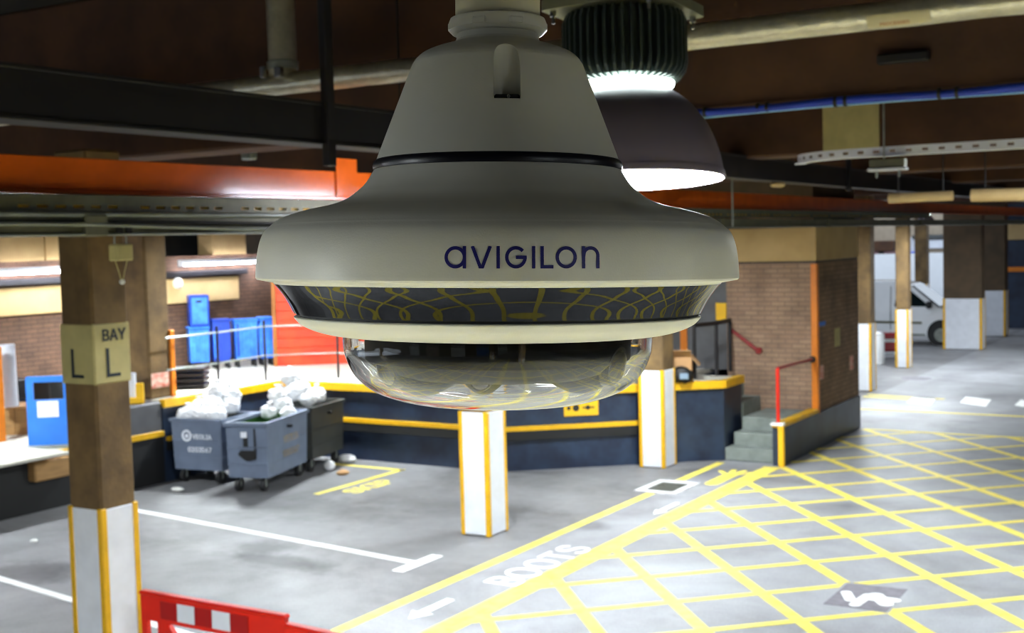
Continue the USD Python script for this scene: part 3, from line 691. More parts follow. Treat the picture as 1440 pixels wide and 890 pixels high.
# slotted tray below it
zs0, zs1 = at_x(0, 298, x0 + .1)[2], zo0 - .03
outer = sbox(-2, zs0, 26, zs1)
holes = []
y = 0.0
for k in range(200):
    y = 1.0 + k * 0.125
    if y > 25: break
    if k % 7 == 6: continue
    holes.append(sbox(y, zs0 + .025, y + .075, zs0 + .042))
tr = upright(prism(outer.difference(union_all(holes)), 0.004), 'x')
t = thing('slotted_tray', 'grey slotted cable tray below the orange beam', 'cable tray')
part(t, 'side_plate', T(tr, x0 + .1, 0, 0), 'galvd')
part(t, 'amber_strip', cbox(x0 + .06, x0 + .085, -2, 26, zs0 + .015, zs0 + .05), 'signy', label='amber strip seen through the slots')
part(t, 'base_plate', cbox(x0 - .1, x0 + .1, -2, 26, zs1 - .012, zs1 - .004), 'galvd')
# trunking under the tray
ztk0 = at_x(0, 333, x0 + .1)[2]
t = thing('steel_trunking', 'pair of pale steel trunkings running below the orange beam', 'trunking')
part(t, 'trunking_body', cbox(x0 - .02, x0 + .14, -6, 40, ztk0 + .012, zs0 - .022, .006), 'galvd')
part(t, 'conduit', tube([(x0 + .15, -6, zs0 - .012), (x0 + .15, 12.2, zs0 - .012)], .017, 10), 'galv', smooth=40)
part(t, 'bottom_lip', cbox(x0 - .03, x0 + .165, -6, 40, ztk0, ztk0 + .012, .003), 'galv')
part(t, 'conduit', tube([(x0 + .155, -1, zs0 - .055), (x0 + .155, 5.2, zs0 - .055), (x0 + .17, 9, zs0 - .10), (x0 + .17, 14, ztk0 + .03)], .012, 8), 'black', smooth=40)
part(t, 'conduit', tube([(x0 + .16, -1, zs0 - .035), (x0 + .17, 4.9, zs0 - .07), (x0 + .17, 6.2, ztk0 + .03), (x0 + .17, 12, zs0 - .05)], .012, 8), 'galv', smooth=40)
for y in (4.9, 7.9, 14.6, 19.0, 25):
    part(t, 'coupling', cbox(x0 - .035, x0 + .175, y, y + .16, ztk0 - .004, zs0 - .016, .006), 'galvd')
# hanging junction box
p = at_x(170, 355, x0 + .12)
t = thing('junction_box', 'cream junction box hanging in front of the lettered column', 'junction box', (p[0], p[1], p[2]))
w = .062
part(t, 'box', cbox(-.04, .04, -w, w, -.05, .05, .008), 'cream')
for s in (-1, 1):
    part(t, 'hanger', tube([(0, s * .045, .05), (0, s * .045, .085), (0, s * .035, .12)], .005, 6), 'galv')
    part(t, 'pull_wire', tube([(0, s * .045, -.05), (0, s * .02, -.12), (0, s * .008, -.165)], .003, 6), 'cream')
part(t, 'pull_weight', T(trimesh.creation.icosphere(2, .016), 0, 0, -.175), 'paper', smooth=True, label='small white pull knob')
part(t, 'clamp', cat(cbox(-.03, .04, -.05, .0, .105, .15, .01), cbox(-.03, .04, .02, .07, .11, .16, .01)), 'blacksteel')
# small far pipes
def xpipe(label, pa, pb, y, r, m):
    a, b = at_y(*pa, y), at_y(*pb, y)
    t = thing('service_pipe', label, 'pipe')
    part(t, 'pipe', tube([a, a * .5 + b * .5, b], r, 12), m, smooth=60)
    for f in (.15, .85):
        c = a + (b - a) * f
        part(t, 'hanger_rod', cyl(c, (c[0], c[1], CEIL), .008, 6), 'blacksteel')
    return t
xpipe('thin silver pipe above the orange beam left of the dome', (272, 212), (440, 202), 9.0, .03, 'galv')
xpipe('cream pipe at the left edge above the orange beam', (-60, 178), (150, 155), 9.2, .12, 'tan')
xpipe('cream tube at right above the reddish beam, shorter', (1250, 279), (1340, 275), 14.5, .055, 'tan')
xpipe('cream tube at the right edge above the reddish beam', (1366, 275), (1500, 272), 14.5, .07, 'tan')
p = at_y(350, 216, 9.0)
t = thing('pipe_clamp', 'pale pipe clamp left of the dome above the orange beam', 'clamp')
part(t, 'clamp_block', cbox(p[0] - .07, p[0] + .07, 8.95, 9.05, p[2] - .06, p[2] + .10, .015), 'galv'); part(t, 'hanger_rod', cyl((p[0], 9.0, p[2]), (p[0], 9.0, CEIL), .008, 6), 'blacksteel')
p = at_x(1096, 261, -4.6)
solo('cable_bundle', T(blob(.13, 5, .5, 1.6, .24, 2), -4.62, p[1], p[2] + .01), 'tan', 'pale crumpled bundle lying above the reddish beam by the lamp', 'bundle', smooth=40)
# curved perforated tray
def bent(path, z0, z1, hole_w, hole_h, pitch, thick, n=160):
    path = np.array(path, float)
    s = np.concatenate([[0], np.cumsum(np.linalg.norm(np.diff(path, axis=0), axis=1))])
    L = s[-1]
    poly = sbox(0, z0, L, z1).difference(union_all([sbox(u, (z0 + z1) / 2 - hole_h / 2, u + hole_w, (z0 + z1) / 2 + hole_h / 2) for u in np.arange(pitch * .6, L - pitch, pitch)]))
    m = prism(poly, thick).subdivide_to_size(0.09)
    v = m.vertices
    X, Y = np.interp(v[:, 0], s, path[:, 0]), np.interp(v[:, 0], s, path[:, 1])
    g = np.gradient(path, axis=0); g /= np.linalg.norm(g, axis=1, keepdims=True)
    nx, ny = np.interp(v[:, 0], s, -g[:, 1]), np.interp(v[:, 0], s, g[:, 0])
    m.vertices = np.stack([X + nx * v[:, 2], Y + ny * v[:, 2], v[:, 1]], -1)
    return fix(m)
ptz = 4.045
cv = [(2.0, 10.4)] + [(x, 10.4) for x in np.linspace(1.5, -2.9, 12)] + [(-2.9 - .75 * math.sin(a), 10.4 + .75 * (1 - math.cos(a))) for a in np.linspace(.15, 1.25, 10)]
t = thing('perforated_tray', 'white perforated cable tray curving away at the right', 'cable tray')
part(t, 'side_flange', bent(cv, ptz - .03, ptz + .045, .05, .022, .13, .004), 'white')
base = LineString(cv).buffer(.3, single_sided=True) if False else LineString(cv).buffer(.05)
part(t, 'tray_base', T(prism(affinity.translate(base, 0, .055), .004), 0, 0, ptz - .03), 'white')
p = at_y(1252, 232, 10.3)
t = thing('tray_bracket', 'grey bracket holding the perforated tray', 'bracket', tuple(p))
part(t, 'block', cbox(-.16, .12, -.04, .06, -.02, .05, .006), 'galvd'); part(t, 'foot_plate', cbox(-.17, .13, -.06, .06, -.045, -.022, .004), 'white')
for s in (-.11, .07): part(t, 'stud', cyl((s, 0, -.1), (s, 0, -.04), .01, 8), 'galv')
part(t, 'threaded_rod', cyl((-.05, 0, .05), (-.05, 0, CEIL - p[2]), .008, 8), 'galv')
p = at_x(1029, 230, -5.2)
solo('threaded_rod', cyl((p[0], p[1], 3.5), (p[0], p[1], CEIL), .012, 8), 'galv', 'thin grey threaded rod right of the lit lamp', 'rod')

# ================================================================== THE CAMERA DOME (main subject)
DIST = 0.79
axis_v = np.array([0, 1.0, -(445 - 365) / FPX]); axis_v /= np.linalg.norm(axis_v)
Z = axis_v @ CAM
centre = EYEP + ray(700, 365) * DIST
fwd = centre - EYEP; fwd -= Z * (fwd @ Z); fwd /= np.linalg.norm(fwd)
X = np.cross(fwd, Z); Y = fwd                                   # local x: right, y: away, z: up
dome = UsdGeom.Xform.Define(stage, path_of(None, 'security_camera'))
mm = np.eye(4); mm[0, :3], mm[1, :3], mm[2, :3], mm[3, :3] = X, Y, Z, centre
dome.AddTransformOp().Set(Gf.Matrix4d(mm.tolist()))
dome = dome.GetPrim()
dome.SetCustomDataByKey('label', 'large off-white pendant dome security camera hanging in the foreground')
dome.SetCustomDataByKey('category', 'security camera')
def HW(h):     # half width in pixels -> radius
    return DIST * h / math.sqrt(FPX ** 2 + h ** 2)
def HZ(y, r):  # silhouette row -> local height
    return (365 - y) / FPX * math.sqrt(DIST ** 2 - r ** 2)
def P(*hy):
    return [(HW(h), HZ(y, HW(h))) for h, y in hy]
# mounting pipe
part(dome, 'mounting_pipe', cyl((0, 0, HZ(40, .02)), (0, 0, CEIL - centre[2]), HW(59), 64), 'housingpipe', smooth=40)
col = P((60, 29), (66, 31), (68, 36), (68, 47), (64, 51), (61, 52))
part(dome, 'pipe_collar', lathe(col + [(HW(40), col[-1][1]), (HW(40), col[0][1])], 96, True), 'housing', smooth=35)
lugs = []
for a in (-112, -68, 0, 180):
    lug = cbox(HW(62), HW(69), -.005, .005, HZ(48, .03), HZ(36, .03), .0012)
    lugs.append(rot(lug, a))
for lug in lugs: part(dome, 'collar_lug', lug, 'housing')
neck = P((56, 48), (57, 54), (58, 60))
cone = spline(P((58, 60), (62, 64), (72, 67.5), (90, 73), (104, 79), (113, 86), (118.5, 94), (124, 107), (170.5, 227.5)), 8)
cone = np.vstack([neck, cone[1:]])
inner = [(HW(166), HZ(230, .08)), (HW(150), HZ(229, .08)), (HW(56), HZ(80, .03)), (HW(40), HZ(48, .02))]
prof = np.vstack([cone, inner])
# upper cap as a solid so that the screw pocket can be cut out of it
capm = trimesh.Trimesh(*(lambda m: (m.vertices, m.faces))(lathe(np.vstack([[(0, cone[0][1])], cone, [(HW(168), HZ(229.5, .08)), (0, HZ(229.5, .08))]]), 192)), process=True)
capm.merge_vertices(); capm.update_faces(capm.nondegenerate_faces()); fix(capm)
capman = m3.Manifold(m3.Mesh(np.asarray(capm.vertices, np.float32), np.asarray(capm.faces, np.uint32)))
# pocket: near-vertical channel, round-topped, at local azimuth facing the photographer
pr_ = HW(17.5)
rs = lambda y: HW(np.interp(y, [94, 107, 227.5], [118.5, 124, 170.5]))
pz0, pz1 = HZ(157, .065), HZ(82, .05)
pcy = -(HW(108) + pr_)
pocket = m3.Manifold.cylinder(0.08, pr_, pr_, 48).translate((HW(12), pcy, pz0)) + m3.Manifold.cube((2 * pr_, .06, .08)).translate((HW(12) - pr_, pcy - .06, pz0))
try:
    res = capman - pocket
    me = res.to_mesh(); capm2 = trimesh.Trimesh(me.vert_properties[:, :3], me.tri_verts, process=False)
    capm = capm2 if len(capm2.faces) > 100 else capm
except Exception:
    pass
part(dome, 'upper_cap', capm, 'housing', smooth=28)
part(dome, 'screw_slot', cbox(HW(12) - pr_ * .95, HW(12) + pr_ * .95, pcy - pr_ * .45, pcy + pr_ * .3, pz0 - .0005, pz0 + .003, .001), 'black', label='dark slot at the foot of the screw pocket')
part(dome, 'screw', T(trimesh.creation.icosphere(2, .0011), HW(14), pcy - pr_ * .45, pz0 + .0015), 'bolt', smooth=True)
# dark seam
seam = P((171, 227), (174, 229.5), (175.5, 235), (174.5, 240))
part(dome, 'dark_seam', lathe([(HW(150), seam[0][1])] + seam + [(HW(150), seam[-1][1])], 192, True), mat('seam_rubber', '0b0a16', 0.35, 0.05), smooth=35)
# skirt
sk_ = spline(P((173.5, 240.5), (175, 243), (181, 253), (188, 262), (198, 271), (214, 282), (238, 290.5), (264, 296), (288, 302.5), (306, 309.5), (318, 317.5)), 8)
sk_ = np.vstack([sk_, spline(P((318.6, 318.2), (328, 327), (334, 340), (337.5, 355), (339.5, 371), (340.5, 386)), 6)])
lip = P((340.5, 386), (340.5, 390), (338.5, 392.5))
under = P((316, 396.5), (314, 399))
prof = np.vstack([[(HW(160), sk_[0][1])], sk_, lip, under, [(HW(300), HZ(398, .13))], [(HW(150), HZ(300, .07))]])
part(dome, 'skirt', lathe(prof, 224, True), 'housing', smooth=30)
# glossy dark window ring, slightly convex
ring = spline(P((314.5, 398.5), (305.5, 409), (297, 421), (287, 439)), 6)
part(dome, 'window_ring', lathe(np.vstack([[(HW(270), ring[0][1])], ring, [(HW(270), ring[-1][1])]]), 224, True), 'gloss', smooth=30, label='glossy black window ring')
part(dome, 'shadow_gap', lathe([(HW(262), HZ(438, .12)), (HW(284), HZ(438.5, .12)), (HW(283), HZ(444, .12)), (HW(262), HZ(444, .12))], 160), 'black', smooth=30)
low = spline(P((284, 442.5), (287, 444), (285, 447.5), (277, 455), (262, 462), (244, 467), (226, 469.5)), 6)
part(dome, 'lower_ring', lathe(np.vstack([[(HW(215), low[0][1])], low, [(HW(214), low[-1][1])]]), 224, True), 'housing', smooth=30, label='off-white lower ring')
# clear bubble
bub = spline(P((218.5, 466), (218.5, 480), (216.5, 496), (209, 515), (198, 531), (180, 545.5), (160, 554.5), (133, 562), (100, 566.5), (60, 568.5), (20, 569)), 8)
bub = np.vstack([bub, [(0.0, bub[-1][1])]])
bin_ = spline(P((213.5, 466), (213.3, 480), (211.2, 495), (203.5, 512), (192.5, 527), (174.5, 540.5), (155, 549), (128.5, 556), (97, 560), (58, 561.7), (20, 562.2)), 8)
bin_ = np.vstack([bin_, [(0.0, bin_[-1][1])]])
part(dome, 'clear_bubble', lathe(np.vstack([bub[::-1], bin_]), 192), 'dome', smooth=40, label='clear plastic bubble')
# sensor carrier and four lens barrels inside
part(dome, 'sensor_carrier', lathe([(0, HZ(462, .05)), (HW(188), HZ(463, .05)), (HW(188), HZ(505, .05)), (HW(176), HZ(518, .05)), (HW(150), HZ(528, .05)), (HW(90), HZ(529, .05)), (0, HZ(526, .05))], 96), 'inner', smooth=30)
for az, rr, r_, yc in ((-148, HW(118), HW(58), 500), (-30, HW(128), HW(56), 498), (90, HW(118), HW(56), 498), (-100, HW(108), HW(27), 522)):
    a = math.radians(az); dv = np.array([math.cos(a), math.sin(a), -.2]); dv /= np.linalg.norm(dv)
    c = np.array([rr * math.cos(a), rr * math.sin(a), HZ(yc, .05)])
    body_ = trimesh.creation.icosphere(4, r_); body_.apply_translation(c)
    pb = part(dome, 'lens_module', body_, 'inner', smooth=True)
    part(pb, 'lens_ring', cyl(c + dv * r_ * .80, c + dv * r_ * 1.02, r_ * .58, 40, r_ * .5), 'lensring', smooth=35)
    ls = trimesh.creation.icosphere(3, r_ * .42)
    ls.vertices = ls.vertices - np.outer(ls.vertices @ dv * .6, dv)
    part(pb, 'lens_glass', T(ls, *(c + dv * r_ * 1.0)), 'lensg', smooth=True)
# printed word, stroked from its letter shapes and bent round the skirt band
def strokes():
    H_, W_ = 1.0, 0.155
    def arc(cx, cy, r, a0, a1, n=40):
        t = np.radians(np.linspace(a0, a1, n)); return [(cx + r * math.cos(x), cy + r * math.sin(x)) for x in t]
    hw = W_ / 2
    r = 0.5 - hw
    out, x = [], 0.0
    def add(lines, width, gap=.2):
        nonlocal x
        g = union_all([LineString(l).buffer(hw, cap_style=2, join_style=2) for l in lines])
        out.append(affinity.translate(g, x, 0)); x += width + gap
    add([arc(.5, .5, r, 0, 360), [(1 - hw, 0), (1 - hw, 1)]], 1.0)                         # a
    add([[(.03 + hw * .7, 1.0), (.46, .04), (.5, .0)], [(.5, .0), (.54, .04), (.97 - hw * .7, 1.0)]], 1.0, .2)   # v
    out[-1] = out[-1].intersection(sbox(-50, 0, 50, 1))
    add([[(hw, 0), (hw, 1)]], W_, .24)                                                          # i
    add([arc(.5, .5, r, 42, 360), [(1 - hw, .5 + hw), (1 - hw, .42)], [(.5, .5), (1.0, .5)]], 1.0, .24)     # g
    add([[(hw, 0), (hw, 1)]], W_, .24)                                                          # i
    add([[(hw, 1), (hw, 0)], [(0, hw), (.6, hw)]], .58, .12)                                    # l
    out[-1] = out[-1].intersection(sbox(-50, 0, 50, 1))
    add([arc(.5, .5, r, 0, 360)], 1.0, .24)                                                     # o
    add([[(hw, 0), (hw, 1)], [(hw, .55)] + arc(.42, 1 - .42, .42 - hw, 150, 0) + [(.84 - hw, 0)]], .84, 0)   # n
    out[-1] = out[-1].intersection(sbox(-50, 0, 50, 1))
    return out, x
shapes, wtot = strokes()
b_ = union_all(shapes).bounds
pxw, pxh = 220.0, 32.0                                   # printed size at the front of the band
zrow = lambda y: (365 - y) / FPX * (DIST - .148)
z_lo, z_hi = zrow(377.5), zrow(346)
Rb = lambda z: np.interp(z, [p_[1] for p_ in sk_[::-1]], [p_[0] for p_ in sk_[::-1]])
sx = pxw / FPX * (DIST - .148) / (b_[2] - b_[0])
cxp = (735 - 700) / FPX * (DIST - .148)
for g in shapes:
    m = prism(g, 0.00035).subdivide_to_size(0.12)
    v = m.vertices
    xx = (v[:, 0] - (b_[0] + b_[2]) / 2) * sx
    zz = z_lo + (z_hi - z_lo) * v[:, 1]
    R_ = Rb(zz) - 0.00005 + v[:, 2]
    xo = xx + cxp
    ang = np.arcsin(np.clip(xo / R_, -1, 1))
    m.vertices = np.stack([R_ * np.sin(ang), -R_ * np.cos(ang), zz], -1)
    part(dome, 'printed_letter', m, 'logo', label='dark blue printed letter')

# ================================================================== BINS AND BAGS
def wheelie(label, loc, body, inner, w=.86, dp=1.0, h=.93, prints=None, rz=10):
    t = thing('waste_bin', label, 'bin', loc, rz)
    z0 = .2
    def ring_poly(s, z):
        return [(-w / 2 * s, -dp / 2 * s, z), (w / 2 * s, -dp / 2 * s, z), (w / 2 * s, dp / 2 * s, z), (-w / 2 * s, dp / 2 * s, z)]
    o = [ring_poly(.95, z0), ring_poly(1.0, h)]
    outer = hbox(o[0] + o[1])
    cav = hbox(ring_poly(.89, z0 + .05) + ring_poly(.94, h + .02))
    mo = m3.Manifold(m3.Mesh(np.asarray(outer.vertices, np.float32), np.asarray(outer.faces, np.uint32))) - m3.Manifold(m3.Mesh(np.asarray(cav.vertices, np.float32), np.asarray(cav.faces, np.uint32)))
    part(t, 'body', mo, body)
    ln_ = hbox(ring_poly(.885, z0 + .055) + ring_poly(.935, h - .01)); ln2 = hbox(ring_poly(.88, z0 + .06) + ring_poly(.93, h + .02))
    part(t, 'inner_lining', m3.Manifold(m3.Mesh(np.asarray(ln_.vertices, np.float32), np.asarray(ln_.faces, np.uint32))) - m3.Manifold(m3.Mesh(np.asarray(ln2.vertices, np.float32), np.asarray(ln2.faces, np.uint32))), inner)
    rim = sbox(-w / 2 - .025, -dp / 2 - .025, w / 2 + .025, dp / 2 + .025).difference(sbox(-w / 2 + .03, -dp / 2 + .03, w / 2 - .03, dp / 2 - .03))
    part(t, 'rim', T(prism(rim, .05), 0, 0, h - .03), body)
    for s in (-1, 1):
        part(t, 'lifting_trunnion', cyl((s * (w / 2 - .02), 0, h - .12), (s * (w / 2 + .07), 0, h - .12), .022, 14), 'black', smooth=40)
        for u in (-1, 1):
            cx, cy = s * (w / 2 - .12), u * (dp / 2 - .12)
            wl_ = part(t, 'castor', cyl((cx - .03, cy, .09), (cx + .03, cy, .09), .09, 18), 'wheel', smooth=40)
            part(wl_, 'fork', cat(cbox(cx - .035, cx - .027, cy - .02, cy + .02, .07, .22), cbox(cx + .027, cx + .035, cy - .02, cy + .02, .07, .22), cbox(cx - .05, cx + .05, cy - .05, cy + .05, .195, .22)), 'galv')
    for k, zz in enumerate((.38, .62)):
        part(t, 'stiffening_rib', cat(cbox(-w / 2 * .97 - .006, w / 2 * .97 + .006, -dp / 2 * (.958 + .025 * k) - .010, -dp / 2 * (.958 + .025 * k) + .01, zz, zz + .018, .004), cbox(w / 2 * (.958 + .025 * k) - .01, w / 2 * (.958 + .025 * k) + .010, -dp / 2 * .95, dp / 2 * .95, zz, zz + .018, .004)), body)
    tilt = math.degrees(math.atan2(.07 * dp / 2, h - z0)); tiltx = math.degrees(math.atan2(.07 * w / 2, h - z0))
    for face, pieces in (prints or {}).items():
        for m, u, z, mt, nm in pieces:
            s = .95 + .05 * (z - z0) / (h - z0)
            part(t, nm, T(upright(m, 'y'), u, -dp / 2 * s - .004, z) if face == 'y' else T(upright(m, 'x'), w / 2 * s + .004, u, z), mt)
    return t
logo_ring = prism(union_all([Point(0, 0).buffer(.085).difference(Point(0, 0).buffer(.055)), Point(0, -.005).buffer(.03)]), .008)
prA = {'y': [(logo_ring, -.17, .70, 'print', 'printed_emblem'), (word('VEOLIA', .065, .008), .10, .69, 'print', 'printed_word'), (word('0203', .07, .008), -.04, .50, 'print', 'printed_number'), (word('567', .07, .008), .17, .50, 'print', 'printed_number')]}
pocketp = prism(union_all([sbox(-.10, .0, -.03, .20), sbox(.06, -.1, .09, .26), sbox(-.15, -.14, .09, -.05), LineString([(-.15, -.1), (-.05, -.17), (.06, -.15)]).buffer(.03)]), .008)
prB = {'y': [(pocketp, .05, .64, 'black', 'moulded_recess'), (prism(sbox(-.06, -.03, .03, .05), .01), -.02, .80, 'print', 'white_label')],
       'x': [(word('VEOLIA', .10, .008), .1, .66, 'darkprint', 'printed_word'), (word('0203567', .09, .008), .1, .46, 'darkprint', 'printed_number')]}
binA = wheelie('grey waste bin heaped with white bags, left of the three', (-13.365, 13.41, 0), 'bin', 'bind', .88, .85, .93, prA, 8)
binB = wheelie('open grey waste bin with green inside, front of the three', (-12.36, 13.47, 0), 'bin', 'bingr', .62, 1.40, .96, prB, 17)
binC = wheelie('dark waste bin behind the open one, against the dock', (-12.77, 14.76, 0), 'bind', 'bind', .80, 1.05, .97, None, 12)
def in_bin(c, rz, pts):
    a = math.radians(rz); return [(c[0] + u * math.cos(a) - v * math.sin(a), c[1] + u * math.sin(a) + v * math.cos(a), z, r) for u, v, z, r in pts]
bagpos = in_bin((-13.365, 13.41), 8, [(-.28, -.25, .99, .14), (-.02, -.27, 1.0, .14), (.25, -.24, 1.0, .14), (-.28, .02, 1.05, .15), (.0, .0, 1.10, .16), (.27, .04, 1.08, .15), (-.22, .26, 1.12, .16), (.12, .27, 1.20, .17), (-.03, .14, 1.29, .14)])
bagpos += in_bin((-12.36, 13.47), 17, [(-.14, .36, .98, .13), (.02, .50, 1.06, .15), (.14, .40, .97, .12), (-.10, .55, 1.2, .14)])
bagpos += in_bin((-12.77, 14.76), 12, [(-.22, -.3, 1.12, .18), (.03, -.3, 1.20, .18), (.24, -.3, 1.10, .16), (-.1, -.22, 1.40, .16), (.22, .0, 1.12, .15), (-.12, .1, 1.16, .18)])
bags = [0, 1, 2]
protos = []
for i, (x, y, z, r) in enumerate(bagpos):
    binn, grp = ('white rubbish bag heaped in the left waste bin', 'bags in the left bin') if i < 9 else (('white rubbish bag at the back of the open green bin', 'bags in the open bin') if 9 <= i < 13 else ('white rubbish bag piled on the dark rear waste bin', 'bags on the rear bin'))
    t = thing('rubbish_bag', binn, 'rubbish bag', (x, y, z), 40 * i, grp)
    part(t, 'sack', blob(r, 30 + i, 1, .95, .82, 4, .3, 1.6), 'bag', smooth=70)
    part(t, 'tied_neck', T(lathe([(.0, 0), (.03, .0), (.018, .03), (.045, .07), (.03, .075), (0, .05)], 10), r * .15, 0, r * .66), 'bag', smooth=50)
for i, (px, py, sx_, sy_, sz_, lb) in enumerate(((464, 661, .10, .06, .09, 'crumpled white litter standing beside the rear bin'), (489, 650, .15, .10, .07, 'white bag lying on the floor right of the rear bin'), (250, 690, .11, .07, .03, 'flat white litter on the floor before the left bin'),
                                                 (217, 678, .05, .05, .04, 'small pink litter by the dock wall left of the bins'), (482, 667, .10, .09, .04, 'brownish litter on the floor beside the fallen white bag'), (48, 762, .05, .04, .02, 'scrap of white paper on the floor at far left'))):
    c = at_z(px, py)
    solo('litter', T(blob(1, 60 + i, sx_, sy_, sz_, 2), c[0], c[1], sz_ * .8), ('bag', 'bag', 'paper', 'redwhite', 'carton', 'paper')[i], lb, 'litter', smooth=40)

# ================================================================== BARRIERS
def barrier(label, loc, L=1.30):
    t = thing('chapter_barrier', label, 'barrier', loc)
    fr = sbox(0, 0, L, 1.0).buffer(-.03).buffer(.03)
    wins = [sbox(.05, .2, .16, .80)] + [sbox(.225, .2, L - .1, .80)]
    body = fr.difference(union_all(wins))
    brace = union_all([LineString([(.22, .79), (.75, .22)]).buffer(.03), LineString([(L - .12, .78), (.8, .22)]).buffer(.03)]).intersection(sbox(.2, .15, L - .05, .82))
    part(t, 'frame', T(upright(prism(union_all([body, brace]), .04)), 0, .02, 0), 'redb')
    part(t, 'top_rail', cbox(-.01, L + .01, -.035, .035, .975, 1.005, .012), 'redb')
    part(t, 'hinge_lug', cat(cyl((L + .03, 0, .80), (L + .03, 0, .93), .025, 12), cyl((L + .03, 0, .3), (L + .03, 0, .42), .025, 12)), 'redb', smooth=40)
    x = .12
    for k, m in enumerate(('redrefl', 'refl', 'redrefl', 'refl', 'redrefl')):
        s = .165
        part(t, 'reflective_panel', cbox(.20 + k * s, .20 + (k + 1) * s - .004, -.026, -.02, .83, .955), m)
    for u in (.15, L - .15):
        part(t, 'foot', cbox(u - .05, u + .05, -.25, .25, 0, .06, .02), 'black')
    return t
b1 = barrier('red and white plastic barrier beside the lettered column', (-6.82, 6.08, 0), 1.34)
copy_of(b1, (-5.36, 5.95, 0), -4, 'second red barrier only just entering at the bottom edge')

# ================================================================== DOCK CONTENTS
def roll_box(label, loc, rz, w=.62, d=.7, h=.95, m='bluep'):
    t = thing('blue_container', label, 'container', loc, rz)
    part(t, 'body', hbox([(sx * w / 2 * s, sy * d / 2 * s, z) for sx in (-1, 1) for sy in (-1, 1) for s, z in ((.92, .14), (1, h))]), m)
    part(t, 'lid', cbox(-w / 2 - .02, w / 2 + .02, -d / 2 - .03, d / 2 + .02, h, h + .05, .015), m)
    for k in range(3):
        part(t, 'rib', cbox(-w / 2 + .12 + .16 * k, -w / 2 + .16 + .16 * k, -d / 2 - .012, -d / 2 + .05, .2, h - .05, .004), m)
    for sx in (-1, 1):
        for sy in (-1, 1):
            part(t, 'castor', cyl((sx * w / 2 * .75 - .02, sy * d / 2 * .75, .07), (sx * w / 2 * .75 + .02, sy * d / 2 * .75, .07), .07, 14), 'wheel', smooth=40)
    return t
def on_deck(px, py): return at_z(px, py, 1.205)
ra, rb = on_deck(264, 521), on_deck(389, 513)
rdv = (rb - ra)[:2]; rL = np.linalg.norm(rdv); rdv /= rL; rnv = np.array([-rdv[1], rdv[0]]); rang = math.degrees(math.atan2(rdv[1], rdv[0]))
for f0, f1, h, m, lb in ((.02, .27, .74, 'bluep', 'blue wheeled container at the left end of the dock group'), (.28, .50, .86, 'blued', 'deep blue wheeled container second from the left on the dock'), (.53, .81, .84, 'bluep', 'wide bright blue wheeled container third from the left on the dock'), (.82, .99, .86, 'bluep', 'narrow bright blue wheeled container nearest the red shutter')):
    c = ra[:2] + rdv * rL * (f0 + f1) / 2 + rnv * .17
    roll_box(lb, (c[0], c[1], 1.2), rang, rL * (f1 - f0) - .045, .30, h, m)
    if f0 < .1:
        t = thing('blue_crate', 'tall blue crate stacked on the left blue container', 'crate', (c[0] + .02, c[1], 1.2 + h + .05), rang)
        part(t, 'body', cbox(-.17, .19, -.14, .13, 0, .58, .02), 'blued'); part(t, 'front_panel', cbox(-.13, .15, -.155, -.14, .05, .53, .008), 'bluep'); part(t, 'vent', cbox(-.05, .05, -.165, -.154, .44, .48, .004), 'black')
# guard rail at dock edge
gr = thing('guard_rail', 'thin steel guard rail along the dock edge above the bins', 'railing')
pts = [on_deck(308, 548), on_deck(374, 535), on_deck(476, 531)]
for q in pts: part(gr, 'post', cyl((q[0], q[1], 1.2), (q[0], q[1], 2.2), .022, 10), 'blacksteel', smooth=40)
ext = [on_deck(236, 560)] + pts + [on_deck(560, 540)]
for z in (1.62, 2.1): part(gr, 'rail', tube([[q[0], q[1], z] for q in ext], .015, 8), 'galv', smooth=40)
p = on_deck(265, 545)
t = thing('black_crate', 'black plastic crate at the foot of the blue containers', 'crate', (p[0], p[1], 1.2), 33)
for k in range(4): part(t, 'slat', cbox(-.3, .3, -.22, .22, .02 + .085 * k, .08 + .085 * k, .01), 'blacksteel')
p = at_y(229, 0, 1) * 0 + np.array([-17.05, 15.0, 2.3])
solo('wall_bell', T(lathe([(0, .09), (.07, .08), (.1, .04), (.1, 0), (0, 0)], 24).apply_transform(trimesh.transformations.rotation_matrix(math.pi / 2, (0, 1, 0))), -17.12, at_x(250, 398, -17.1)[1], at_x(250, 398, -17.1)[2]), 'paper', 'round pale wall lamp beside the tall blue cabinet', 'lamp', smooth=40)
# left part of the dock
p = at_z(72, 629, .75)
t = thing('blue_trolley', 'blue steel trolley with open handle standing on the lower dock', 'trolley', (p[0], p[1], .75), 38)
hw = .29
fr = sbox(-hw, .04, hw, .98).difference(sbox(-hw + .09, .66, hw - .09, .90))
part(t, 'back_panel', T(upright(prism(fr.buffer(-.02).buffer(.02), .05)), 0, .025, 0), 'bluecart')
part(t, 'base_plate', cbox(-hw - .02, hw + .02, -.12, .2, 0, .04, .01), 'galv')
part(t, 'side_frame', cat(cbox(hw, hw + .05, -.02, .05, .04, .7, .008)), 'redwhite')
part(t, 'latch', cbox(hw + .01, hw + .06, -.04, .02, .52, .64, .01), 'galv')
part(t, 'paper_notice', cbox(-.15, .13, -.034, -.026, .42, .64, .003), 'paper', label='white paper notice')
p = at_z(30, 612, .75)
t = thing('plywood_counter', 'brown wooden counter behind the blue trolley', 'counter', (p[0] + .15, p[1] + .15, .75), 33)
for k in range(3): part(t, 'plank', cbox(-1.2 + .45 * k, -1.2 + .45 * k + .44, 0, .06, 0, .38 + .006 * (k % 2), .006), 'ply')
part(t, 'counter_top', cbox(-1.25, .2, -.04, .5, .39, .43, .008), 'carton')
p = at_z(25, 562, 1.2)
